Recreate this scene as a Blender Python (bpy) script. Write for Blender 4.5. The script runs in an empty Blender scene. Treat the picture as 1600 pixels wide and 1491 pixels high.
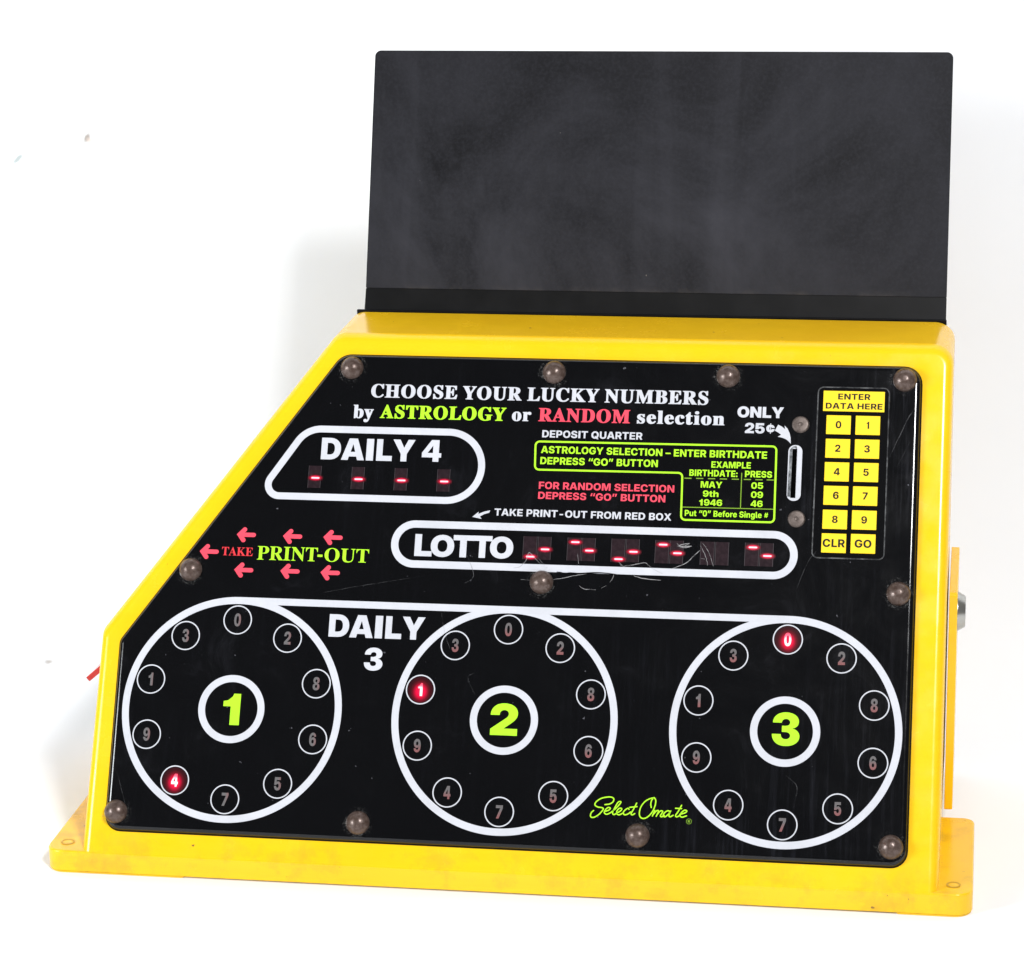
import bpy, bmesh, math, random, json
from mathutils import Vector, Matrix
from mathutils.geometry import tessellate_polygon

scene = bpy.context.scene
col = scene.collection
R = math.radians
random.seed(4)

# ------------------------------------------------------------------ camera, lamps, exposure
cam_data = bpy.data.cameras.new('camera')
cam = bpy.data.objects.new('camera', cam_data); col.objects.link(cam)
right = Vector((0.98687121, 0.16034543, -0.01935358))
up = Vector((-0.02671222, 0.28022317, 0.95956315))
fwd = Vector((-0.15928489, 0.94644827, -0.28082736))
rot = Matrix((right, up, -fwd)).transposed().to_4x4()
cam.matrix_world = Matrix.Translation((0.23668532, -1.36590588, 0.61802396)) @ rot
cam_data.sensor_fit = 'HORIZONTAL'; cam_data.sensor_width = 36.0
cam_data.lens = 4487.93 / 1600 * 36.0
cam_data.clip_start = 0.05; cam_data.clip_end = 50
scene.camera = cam

world = bpy.data.worlds.new('World'); scene.world = world; world.use_nodes = True
wb = world.node_tree.nodes['Background']
wb.inputs[0].default_value = (0.9, 0.95, 1.0, 1); wb.inputs[1].default_value = 0.10

def area(name, loc, target, size, power, color=(1, 1, 1), size_y=None):
    l = bpy.data.lights.new(name, 'AREA'); l.energy = power; l.color = color
    l.shape = 'RECTANGLE'; l.size = size; l.size_y = size_y or size
    o = bpy.data.objects.new(name, l); col.objects.link(o)
    o.location = loc
    o.rotation_euler = (Vector(target) - Vector(loc)).to_track_quat('-Z', 'Y').to_euler()
    return o
area('key_lamp', (0.665, -1.13, 1.36), (0.0, 0.15, 0.15), 0.27, 31, (0.985, 0.985, 1.0))
area('fill_lamp', (-1.35, -1.05, 0.62), (0.0, 0.10, 0.15), 0.50, 26, (0.93, 0.97, 1.0))

scene.view_settings.view_transform = 'Standard'
scene.view_settings.look = 'None'
scene.view_settings.exposure = 0.0
scene.view_settings.gamma = 1.0
scene.view_settings.use_curve_mapping = False

# ------------------------------------------------------------------ materials
def new_mat(name, base=(0.5, 0.5, 0.5), rough=0.5, metal=0.0, spec=0.5, emit=None, emit_s=0.0, trans=0.0, ior=1.49):
    m = bpy.data.materials.new(name); m.use_nodes = True
    b = m.node_tree.nodes['Principled BSDF']
    b.inputs['Base Color'].default_value = (*base, 1)
    b.inputs['Roughness'].default_value = rough
    b.inputs['Metallic'].default_value = metal
    b.inputs['Specular IOR Level'].default_value = spec
    b.inputs['IOR'].default_value = ior
    b.inputs['Transmission Weight'].default_value = trans
    if emit:
        b.inputs['Emission Color'].default_value = (*emit, 1)
        b.inputs['Emission Strength'].default_value = emit_s
    return m

class NT:
    """small helper round a material's node tree"""
    def __init__(self, m):
        self.t = m.node_tree; self.b = self.t.nodes['Principled BSDF']
        self.co = self.t.nodes.new('ShaderNodeTexCoord').outputs['Object']
    def link(self, a, b): self.t.links.new(a, b)
    def mapping(self, scale=(1, 1, 1), loc=(0, 0, 0), rotz=(0, 0, 0), src=None):
        n = self.t.nodes.new('ShaderNodeMapping')
        n.inputs['Scale'].default_value = scale; n.inputs['Location'].default_value = loc; n.inputs['Rotation'].default_value = rotz
        self.link(src or self.co, n.inputs[0]); return n.outputs[0]
    def noise(self, scale, detail=4, rough=0.55, vec=None, dist=0.0):
        n = self.t.nodes.new('ShaderNodeTexNoise')
        n.inputs['Scale'].default_value = scale; n.inputs['Detail'].default_value = detail
        n.inputs['Roughness'].default_value = rough; n.inputs['Distortion'].default_value = dist
        self.link(vec or self.co, n.inputs['Vector']); return n.outputs['Fac']
    def ramp(self, fac, stops):
        n = self.t.nodes.new('ShaderNodeValToRGB'); e = n.color_ramp.elements
        e[0].position, e[1].position = stops[0][0], stops[-1][0]
        for p, c in stops[1:-1]: e.new(p)
        for k, (p, c) in enumerate(stops):
            e[k].position = p; e[k].color = (*c, 1) if len(c) == 3 else c
        self.link(fac, n.inputs[0]); return n.outputs[0]
    def val(self, fac, a, b, lo=0.0, hi=1.0):
        n = self.t.nodes.new('ShaderNodeMapRange')
        n.inputs[1].default_value = a; n.inputs[2].default_value = b; n.inputs[3].default_value = lo; n.inputs[4].default_value = hi
        self.link(fac, n.inputs[0]); return n.outputs[0]
    def mix(self, fac, a, b):
        n = self.t.nodes.new('ShaderNodeMix'); n.data_type = 'RGBA'
        if isinstance(fac, float): n.inputs['Factor'].default_value = fac
        else: self.link(fac, n.inputs['Factor'])
        for k, v in ((6, a), (7, b)):
            if isinstance(v, tuple): n.inputs[k].default_value = (*v, 1)
            else: self.link(v, n.inputs[k])
        return n.outputs[2]
    def math(self, op, a, b=0.0):
        n = self.t.nodes.new('ShaderNodeMath'); n.operation = op
        for k, v in ((0, a), (1, b)):
            if isinstance(v, (int, float)): n.inputs[k].default_value = v
            else: self.link(v, n.inputs[k])
        return n.outputs[0]
    def sep(self, src=None):
        n = self.t.nodes.new('ShaderNodeSeparateXYZ'); self.link(src or self.co, n.inputs[0]); return n.outputs
    def length(self, src):
        n = self.t.nodes.new('ShaderNodeVectorMath'); n.operation = 'LENGTH'; self.link(src, n.inputs[0]); return n.outputs['Value']
    def base(self, c): self.link(c, self.b.inputs['Base Color'])
    def rough(self, c): self.link(c, self.b.inputs['Roughness'])
    def bump(self, h, strength=0.1, dist=0.001):
        n = self.t.nodes.new('ShaderNodeBump'); n.inputs['Strength'].default_value = strength; n.inputs['Distance'].default_value = dist
        self.link(h, n.inputs['Height']); self.link(n.outputs[0], self.b.inputs['Normal'])

# yellow moulded plastic, grimy in places
M_yellow = new_mat('yellow_plastic', (0.86, 0.60, 0.012), 0.22, spec=0.4)
t = NT(M_yellow)
big = t.noise(9, 5)
c = t.mix(t.val(big, 0.35, 0.7), (0.86, 0.495, 0.007), (0.88, 0.535, 0.010))
grain = t.noise(1.0, 5, 0.6, t.mapping((14, 60, 240)))
c = t.mix(t.val(grain, 0.45, 0.8, 0, 0.28), c, (0.80, 0.43, 0.008))
speck = t.noise(190, 2, 0.5)
c = t.mix(t.val(speck, 0.762, 0.79), c, (0.20, 0.11, 0.03))
z = t.sep()[2]
low = t.val(z, 0.012, 0.03, 1.0, 0.0)
grime = t.math('MULTIPLY', t.val(t.noise(45, 6, 0.7), 0.5, 0.72), t.math('MULTIPLY', low, 0.55))
c = t.mix(grime, c, (0.42, 0.24, 0.03))
t.base(c); t.rough(t.val(t.noise(60, 4), 0.3, 0.7, 0.14, 0.30))
t.bump(t.noise(55, 3), 0.05, 0.0006)

# black acrylic with scuffs and dust
M_black = new_mat('black_acrylic', (0.004, 0.004, 0.005), 0.10)
t = NT(M_black)
streak = t.noise(1.0, 4, 0.6, t.mapping((420, 24, 24)))
patch = t.noise(11, 3, 0.5)
x = t.sep()[0]
side = t.val(x, 0.02, 0.16, 0.25, 1.0)
amt = t.math('MULTIPLY', t.math('MULTIPLY', t.val(streak, 0.5, 0.8), t.val(patch, 0.42, 0.68)), side)
c = t.mix(t.math('MULTIPLY', amt, 0.85), (0.0018, 0.0018, 0.0023), (0.0135, 0.014, 0.019))
dust = t.noise(330, 2, 0.5)
c = t.mix(t.val(dust, 0.765, 0.80), c, (0.09, 0.09, 0.1))
smear = t.noise(26, 6, 0.72, None, 0.8)
c = t.mix(t.val(smear, 0.60, 0.84, 0, 0.55), c, (0.014, 0.014, 0.018))
t.base(c); t.rough(t.math('ADD', t.val(smear, 0.4, 0.8, 0.10, 0.2), t.math('MULTIPLY', amt, 0.1)))

# dusty black sheet of the header
M_header = new_mat('dusty_black_sheet', (0.03, 0.03, 0.035), 0.45, spec=0.14)
t = NT(M_header)
cl = t.noise(7, 7, 0.66, t.mapping((1, 1, 0.8)), 1.1)
wipe = t.noise(1.0, 4, 0.6, t.mapping((34, 2.5, 2.5)), 0.4)
wide = t.noise(3.2, 2, 0.5)
fine = t.noise(520, 2, 0.7)
k = t.math('MULTIPLY', t.val(cl, 0.36, 0.70), t.val(wide, 0.3, 0.65, 0.35, 1.0))
k = t.math('ADD', k, t.math('MULTIPLY', t.val(wipe, 0.54, 0.80), 0.22))
c = t.mix(k, (0.0034, 0.0034, 0.0044), (0.039, 0.039, 0.047))
c = t.mix(t.val(fine, 0.42, 0.72, 0, 0.30), c, (0.026, 0.026, 0.032))
c = t.mix(t.val(t.noise(230, 1, 0.4), 0.845, 0.865), c, (0.12, 0.11, 0.10))
z = t.sep()[2]
edge = t.math('MULTIPLY', t.val(z, 0.2710, 0.2745, 1.0, 0.0), t.val(t.noise(60, 4, 0.7), 0.45, 0.75))
c = t.mix(t.math('MULTIPLY', edge, 0.5), c, (0.07, 0.062, 0.055))
t.base(c); t.rough(t.val(cl, 0.3, 0.7, 0.52, 0.68))
M_strip = new_mat('smooth_black_strip', (0.012, 0.012, 0.013), 0.4, spec=0.16)  # darker and smoother black than the board sheet
t = NT(M_strip); t.base(t.mix(t.val(t.noise(60, 4), 0.4, 0.75), (0.003, 0.003, 0.0032), (0.006, 0.006, 0.0065)))
M_header_edge = new_mat('black_edge', (0.01, 0.011, 0.010), 0.35)

INK = {
 'white': new_mat('white_ink', (0.56, 0.565, 0.60), 0.16),
 'lime': new_mat('lime_ink', (0.42, 0.84, 0.030), 0.16),
 'red': new_mat('coral_red_ink', (0.80, 0.075, 0.115), 0.16),
 'deepred': new_mat('deep_red_ink', (0.70, 0.045, 0.055), 0.16),
 'thin': new_mat('thin_lime_ink', (0.20, 0.36, 0.03), 0.2),
}
for nm, (ca, cb) in {'white': ((0.56, 0.565, 0.60), (0.49, 0.495, 0.525)), 'lime': ((0.42, 0.84, 0.030), (0.37, 0.74, 0.028)), 'red': ((0.80, 0.075, 0.115), (0.72, 0.065, 0.10))}.items():
    t = NT(INK[nm]); t.base(t.mix(t.val(t.noise(36, 6, 0.7), 0.40, 0.72), ca, cb)); t.rough(t.val(t.noise(24, 4), 0.35, 0.7, 0.12, 0.26))
M_key = new_mat('yellow_key_print', (0.86, 0.72, 0.012), 0.45, spec=0.25)
t = NT(M_key); t.base(t.mix(t.val(t.noise(160, 3), 0.4, 0.7, 0, 0.4), (0.86, 0.60, 0.007), (0.84, 0.53, 0.007)))
M_keyblack = new_mat('key_legend_black', (0.004, 0.004, 0.003), 0.5, spec=0.2)
M_padedge = new_mat('worn_keypad_rim', (0.05, 0.05, 0.052), 0.4)
t = NT(M_padedge); t.base(t.mix(t.val(t.noise(140, 4, 0.7), 0.42, 0.66), (0.006, 0.006, 0.007), (0.10, 0.10, 0.10)))
M_pad = new_mat('keypad_black', (0.002, 0.002, 0.0024), 0.12, spec=0.4)

M_screw = new_mat('rusty_dome_steel', (0.3, 0.22, 0.19), 0.34, 0.35)
t = NT(M_screw)
ri = t.t.nodes.new('ShaderNodeObjectInfo').outputs['Random']
off = t.t.nodes.new('ShaderNodeVectorMath'); off.operation = 'MULTIPLY_ADD'
t.link(t.co, off.inputs[0]); off.inputs[1].default_value = (1, 1, 1)
cmb = t.t.nodes.new('ShaderNodeCombineXYZ'); t.link(ri, cmb.inputs[0]); t.link(ri, cmb.inputs[1]); t.link(cmb.outputs[0], off.inputs[2])
n1 = t.noise(420, 5, 0.7, off.outputs[0])
c = t.ramp(n1, [(0.30, (0.045, 0.022, 0.015)), (0.48, (0.086, 0.056, 0.044)), (0.62, (0.125, 0.090, 0.077)), (0.75, (0.100, 0.036, 0.020))])
t.base(c); t.rough(t.val(n1, 0.3, 0.7, 0.40, 0.24)); t.bump(t.noise(900, 4, 0.6, off.outputs[0]), 0.25, 0.0003)
M_rivet = new_mat('tarnished_flat_rivet', (0.2, 0.16, 0.14), 0.45, 0.5)
t = NT(M_rivet); t.base(t.ramp(t.noise(500, 5, 0.7), [(0.3, (0.05, 0.034, 0.028)), (0.7, (0.15, 0.12, 0.105))]))
M_dusthalo = new_mat('dried_polish', (0.20, 0.195, 0.185), 0.7)
t = NT(M_dusthalo)
hr = t.length(t.mapping((1, 1, 0)))
ri2 = t.t.nodes.new('ShaderNodeObjectInfo').outputs['Random']
cmb2 = t.t.nodes.new('ShaderNodeCombineXYZ'); t.link(ri2, cmb2.inputs[0]); t.link(ri2, cmb2.inputs[1])
add2 = t.t.nodes.new('ShaderNodeVectorMath'); t.link(t.co, add2.inputs[0]); t.link(cmb2.outputs[0], add2.inputs[1])
hn = t.noise(900, 4, 0.75, add2.outputs[0]); hb = t.noise(110, 2, 0.5, add2.outputs[0])
t.link(t.math('MULTIPLY', t.math('MULTIPLY', t.val(hn, 0.52, 0.74), t.val(hr, 0.0060, 0.0090, 1.0, 0.0)), t.val(hb, 0.42, 0.62)), t.b.inputs['Alpha'])
M_steel = new_mat('brushed_steel', (0.45, 0.44, 0.40), 0.28, 0.9)
M_steeldark = new_mat('keyway_dark', (0.03, 0.03, 0.03), 0.5)
M_red = new_mat('translucent_red_plastic', (0.72, 0.035, 0.02), 0.12, trans=0.35)
M_hole = new_mat('hole_rim', (0.56, 0.32, 0.02), 0.6)
M_dark = new_mat('slot_darkness', (0.0015, 0.0015, 0.0015), 0.9, spec=0.0)
M_slotwall = new_mat('cut_acrylic_edge', (0.16, 0.17, 0.175), 0.15)
t = NT(M_slotwall); t.base(t.mix(t.val(t.noise(260, 5, 0.7), 0.4, 0.65), (0.07, 0.075, 0.08), (0.32, 0.33, 0.34)))
M_scratch = new_mat('scratch', (0.31, 0.30, 0.30), 0.5)
t = NT(M_scratch)
t.link(t.val(t.noise(210, 3, 0.6), 0.28, 0.55, 0.10, 0.85), t.b.inputs['Alpha'])
M_faint = new_mat('faint_scratch', (0.11, 0.11, 0.115), 0.5)
t = NT(M_faint)
t.link(t.val(t.noise(170, 3, 0.6), 0.36, 0.66, 0.0, 0.6), t.b.inputs['Alpha'])
M_gasket = new_mat('black_gasket', (0.004, 0.004, 0.003), 0.7, spec=0.1)

# unlit digits: grey film, the red lens of the lamp shows in the lower half
M_digit = new_mat('unlit_digit_film', (0.1, 0.1, 0.1), 0.2)
t = NT(M_digit); y = t.sep()[1]
t.base(t.mix(t.val(y, -0.0028, 0.0012, 1.0, 0.0), (0.125, 0.115, 0.115), (0.215, 0.085, 0.085)))
M_digitgrey = new_mat('unlit_digit_film_grey', (0.12, 0.11, 0.11), 0.2)
t = NT(M_digitgrey); y = t.sep()[0]
t.base(t.mix(t.val(y, 0.0, 0.0016, 0.0, 1.0), (0.125, 0.118, 0.118), (0.17, 0.10, 0.10)))
# a lit lamp: glow of a red diode, painted as emission fading from the middle
def lamp_mats():
    hot = new_mat('lit_digit', (0.3, 0.02, 0.03), 0.3)
    t = NT(hot)
    r = t.length(t.mapping((1, 0.85, 0), (-0.0001, 0.0009, 0)))
    t.link(t.ramp(t.val(r, 0.0, 0.0042), [(0.0, (1.0, 0.68, 0.70)), (0.42, (1.0, 0.50, 0.55)), (0.62, (0.75, 0.10, 0.16)), (0.85, (0.42, 0.03, 0.07)), (1.0, (0.30, 0.02, 0.05))]), t.b.inputs['Emission Color'])
    t.b.inputs['Emission Strength'].default_value = 2.2
    lens = new_mat('lens_glow', (0.012, 0.003, 0.004), 0.2)
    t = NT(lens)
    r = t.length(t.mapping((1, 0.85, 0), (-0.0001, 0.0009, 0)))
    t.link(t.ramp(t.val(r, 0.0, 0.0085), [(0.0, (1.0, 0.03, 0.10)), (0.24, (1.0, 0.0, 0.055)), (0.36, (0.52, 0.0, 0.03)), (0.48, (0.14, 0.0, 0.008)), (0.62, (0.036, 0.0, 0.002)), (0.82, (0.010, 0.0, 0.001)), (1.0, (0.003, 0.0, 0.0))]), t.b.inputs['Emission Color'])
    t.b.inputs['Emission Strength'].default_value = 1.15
    return hot, lens
M_hot, M_lensglow = lamp_mats()
M_module = new_mat('display_module_face', (0.040, 0.024, 0.030), 0.2, spec=0.3)
t = NT(M_module); t.base(t.mix(t.val(t.noise(350, 4, 0.6), 0.35, 0.7), (0.0135, 0.0075, 0.0095), (0.027, 0.0155, 0.019)))
M_moduleedge = new_mat('display_module_edge', (0.045, 0.036, 0.040), 0.3)
M_seg = new_mat('lit_segment', (0.3, 0.02, 0.03), 0.3, emit=(1.0, 0.52, 0.58), emit_s=1.8)
def seg_glow(name, dy):  # painted halo: light spreading round a lit segment, put into emission
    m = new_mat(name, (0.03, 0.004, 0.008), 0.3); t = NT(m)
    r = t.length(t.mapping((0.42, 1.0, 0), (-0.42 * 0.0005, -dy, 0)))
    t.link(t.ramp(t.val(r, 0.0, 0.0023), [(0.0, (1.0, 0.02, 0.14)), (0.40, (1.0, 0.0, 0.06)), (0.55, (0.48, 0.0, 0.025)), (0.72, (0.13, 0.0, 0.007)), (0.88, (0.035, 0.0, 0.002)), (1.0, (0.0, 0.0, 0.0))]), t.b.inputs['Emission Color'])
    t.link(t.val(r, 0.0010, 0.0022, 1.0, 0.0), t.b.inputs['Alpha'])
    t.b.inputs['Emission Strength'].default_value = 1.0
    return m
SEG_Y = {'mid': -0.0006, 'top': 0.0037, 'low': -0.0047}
M_segglow = {k: seg_glow('segment_glow_' + k, v) for k, v in SEG_Y.items()}

# white seamless paper with a few marks and soft creases
M_paper = new_mat('white_seamless_paper', (0.84, 0.845, 0.85), 0.85, spec=0.2)
t = NT(M_paper)
soft = t.noise(5, 4, 0.5)
c = t.mix(t.val(soft, 0.35, 0.7), (0.875, 0.89, 0.91), (0.845, 0.862, 0.886))
def paper_mark(c, p, size, colr, strength, stretch=(1, 1, 1), ry=0.0):
    m = t.mapping((1, 1, 1), (-p[0], -p[1], -p[2]))
    m2 = t.mapping(stretch, src=t.mapping((1, 1, 1), (0, 0, 0), (0, ry, 0), src=m))
    d = t.math('ADD', t.length(m2), t.math('MULTIPLY', t.math('SUBTRACT', t.noise(160, 3), 0.5), size * 0.9))
    return t.mix(t.val(d, size * 0.35, size, strength, 0.0), c, colr)
c = paper_mark(c, (-0.3332, 0.400, 0.3138), 0.0038, (0.34, 0.30, 0.27), 0.95, (1.6, 0.3, 0.9), R(-30))
c = paper_mark(c, (-0.3316, 0.400, 0.3122), 0.0026, (0.62, 0.52, 0.46), 0.7, (1, 0.3, 1))
c = paper_mark(c, (-0.3808, 0.400, 0.2995), 0.0050, (0.42, 0.47, 0.47), 0.95, (2.6, 0.3, 0.8), R(-48))
c = paper_mark(c, (-0.3330, 0.256, 0.0081), 0.0030, (0.40, 0.36, 0.33), 0.85, (0.7, 0.7, 1.6))
t.base(c)
t.bump(t.noise(14, 3, 0.5), 0.12, 0.004)

# ------------------------------------------------------------------ geometry helpers
TH = 0.5059315483
VD = Vector((0, math.sin(TH), math.cos(TH)))          # up along the sloping front
ND = Vector((0, -math.cos(TH), math.sin(TH)))         # out of the sloping front
ORG = Vector((0, 0, 0.0819))
PANEL = Matrix((Vector((1, 0, 0)), VD, ND)).transposed().to_4x4()
PANEL.translation = ORG                                # panel frame: x right, y up the slope, z out; metres
def PU(u, v, n=0.0): return ORG + Vector((u, 0, 0)) + VD * v + ND * n
FRAME = -0.0035                                        # the yellow face lies behind the panel's face

def obj(name, bm, mats, parent=None, mat=None, smooth=30, label=None):
    me = bpy.data.meshes.new(name)
    bmesh.ops.recalc_face_normals(bm, faces=bm.faces[:]) if smooth is not None else None
    bm.to_mesh(me); bm.free()
    for m in (mats if isinstance(mats, (list, tuple)) else [mats]): me.materials.append(m)
    if smooth is not None:
        for p in me.polygons: p.use_smooth = True
        me.set_sharp_from_angle(angle=R(smooth))
    o = bpy.data.objects.new(name, me); col.objects.link(o)
    if smooth is not None:
        w = o.modifiers.new('even_normals', 'WEIGHTED_NORMAL'); w.keep_sharp = True; w.weight = 90
    if parent: o.parent = parent
    if mat is not None: o.matrix_local = mat
    if label: o['label'] = label
    return o

def rpoly(pts, radii, inset=0.0, seg=6):
    """rounded polygon (counter-clockwise), same point count for any inset"""
    n = len(pts); P = [Vector(p[:2]) for p in pts]
    if not isinstance(radii, (list, tuple)): radii = [radii] * n
    L = []
    for i in range(n):
        d = (P[(i + 1) % n] - P[i]).normalized(); nn = Vector((-d.y, d.x))
        L.append((P[i] + nn * inset, d))
    Q = []
    for i in range(n):
        (p, d), (q, e) = L[i - 1], L[i]
        den = d.x * e.y - d.y * e.x
        s = ((q.x - p.x) * e.y - (q.y - p.y) * e.x) / den
        Q.append(p + d * s)
    out = []
    for i in range(n):
        d0 = L[i - 1][1]; d1 = L[i][1]
        turn = d0.x * d1.y - d0.y * d1.x
        r = max(radii[i] - inset, 0.00012) if turn > 0 else radii[i] + inset
        ang = d0.angle(d1); tl = r * math.tan(ang / 2)
        a = Q[i] - d0 * tl
        nn = Vector((-d0.y, d0.x)) * (1 if turn > 0 else -1)
        c = a + nn * r
        for k in range(seg + 1):
            th = ang * k / seg * (1 if turn > 0 else -1)
            v = a - c; ct, st = math.cos(th), math.sin(th)
            out.append(c + Vector((v.x * ct - v.y * st, v.x * st + v.y * ct)))
    return out

def loft(bm, loops, cap0=True, cap1=True, mi=0):
    V = [[bm.verts.new(p) for p in l] for l in loops]
    n = len(V[0])
    for a, b in zip(V, V[1:]):
        for i in range(n):
            bm.faces.new((a[i], a[(i + 1) % n], b[(i + 1) % n], b[i])).material_index = mi
    f0 = f1 = None
    if cap0: f0 = bm.faces.new(list(reversed(V[0]))); f0.material_index = mi
    if cap1: f1 = bm.faces.new(V[-1]); f1.material_index = mi
    return f0, f1

def box(bm, a, b, mi=0, bev=0.0):
    x0, y0, z0 = a; x1, y1, z1 = b
    pts = [(x0, y0), (x1, y0), (x1, y1), (x0, y1)]
    lo = [[Vector((p.x, p.y, zz)) for p in rpoly(pts, max(bev, 0.0002), ins, 3)] for ins, zz in
          ([(0, z0), (0, z1)] if not bev else [(bev, z0), (0, z0 + bev), (0, z1 - bev), (bev * .3, z1 - bev * .3), (bev, z1)])]
    loft(bm, lo, mi=mi)

def poly(bm, pts2, z, mi=0, holes=()):
    """flat filled outline facing +z"""
    loops = [[Vector((p[0], p[1], 0)) for p in pts2]] + [[Vector((p[0], p[1], 0)) for p in h] for h in holes]
    flat = [v for l in loops for v in l]
    vs = [bm.verts.new((v.x, v.y, z)) for v in flat]
    for tri in tessellate_polygon(loops):
        a, b, c = (flat[i] for i in tri)
        ar = (b.x - a.x) * (c.y - a.y) - (b.y - a.y) * (c.x - a.x)
        if abs(ar) < 1e-14: continue
        t3 = tri if ar > 0 else tuple(reversed(tri))
        try: bm.faces.new([vs[i] for i in t3]).material_index = mi
        except ValueError: pass

def ring(bm, cx, cy, ro, ri, z, mi=0, seg=96, asp=1.0, a0=0.0, a1=2 * math.pi):
    n = seg; full = abs(a1 - a0 - 2 * math.pi) < 1e-6
    A = []
    for k in range(n if full else n + 1):
        t_ = a0 + (a1 - a0) * k / n; c, s = math.cos(t_), math.sin(t_) * asp
        A.append((bm.verts.new((cx + ri * c, cy + ri * s, z)), bm.verts.new((cx + ro * c, cy + ro * s, z))))
    m = len(A)
    for k in range(m if full else m - 1):
        a, b = A[k], A[(k + 1) % m]
        bm.faces.new((a[0], a[1], b[1], b[0])).material_index = mi

def disc(bm, cx, cy, r, z, mi=0, seg=32, asp=1.0):
    bm.faces.new([bm.verts.new((cx + r * math.cos(2 * math.pi * k / seg), cy + asp * r * math.sin(2 * math.pi * k / seg), z)) for k in range(seg)]).material_index = mi

def stroke(bm, pts, w, z, mi=0, closed=False, caps=False, taper=None):
    """flat ribbon along a polyline with mitred joins"""
    P = [Vector(p[:2]) for p in pts]; n = len(P)
    W = [w if not taper else w * taper(k / (n - 1)) for k in range(n)]
    prs = []
    for i in range(n):
        if closed or 0 < i < n - 1:
            d0 = (P[i] - P[i - 1]).normalized(); d1 = (P[(i + 1) % n] - P[i]).normalized()
        elif i == 0: d0 = d1 = (P[1] - P[0]).normalized()
        else: d0 = d1 = (P[i] - P[i - 1]).normalized()
        n0 = Vector((-d0.y, d0.x)); n1 = Vector((-d1.y, d1.x)); m = n0 + n1
        m = m.normalized() if m.length > 1e-6 else n0
        k = W[i] / 2 / max(m.dot(n0), 0.45)
        prs.append((bm.verts.new((*(P[i] - m * k), z)), bm.verts.new((*(P[i] + m * k), z))))
    for i in range(n if closed else n - 1):
        a, b = prs[i], prs[(i + 1) % n]
        bm.faces.new((a[0], b[0], b[1], a[1])).material_index = mi
    if caps:
        disc(bm, P[0].x, P[0].y, W[0] / 2, z + 4e-6, mi, 14); disc(bm, P[-1].x, P[-1].y, W[-1] / 2, z + 8e-6, mi, 14)

def spline(pts, n=6):
    P = [Vector(p[:2]) for p in pts]
    if len(P) < 3: return P
    out = []
    for i in range(len(P) - 1):
        p0 = P[i - 1] if i else P[0] * 2 - P[1]; p1, p2 = P[i], P[i + 1]
        p3 = P[i + 2] if i + 2 < len(P) else P[-1] * 2 - P[-2]
        for k in range(n):
            s = k / n
            out.append(0.5 * ((2 * p1) + (p2 - p0) * s + (2 * p0 - 5 * p1 + 4 * p2 - p3) * s * s + (3 * p1 - p0 - 3 * p2 + p3) * s ** 3))
    return out + [P[-1]]

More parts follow.
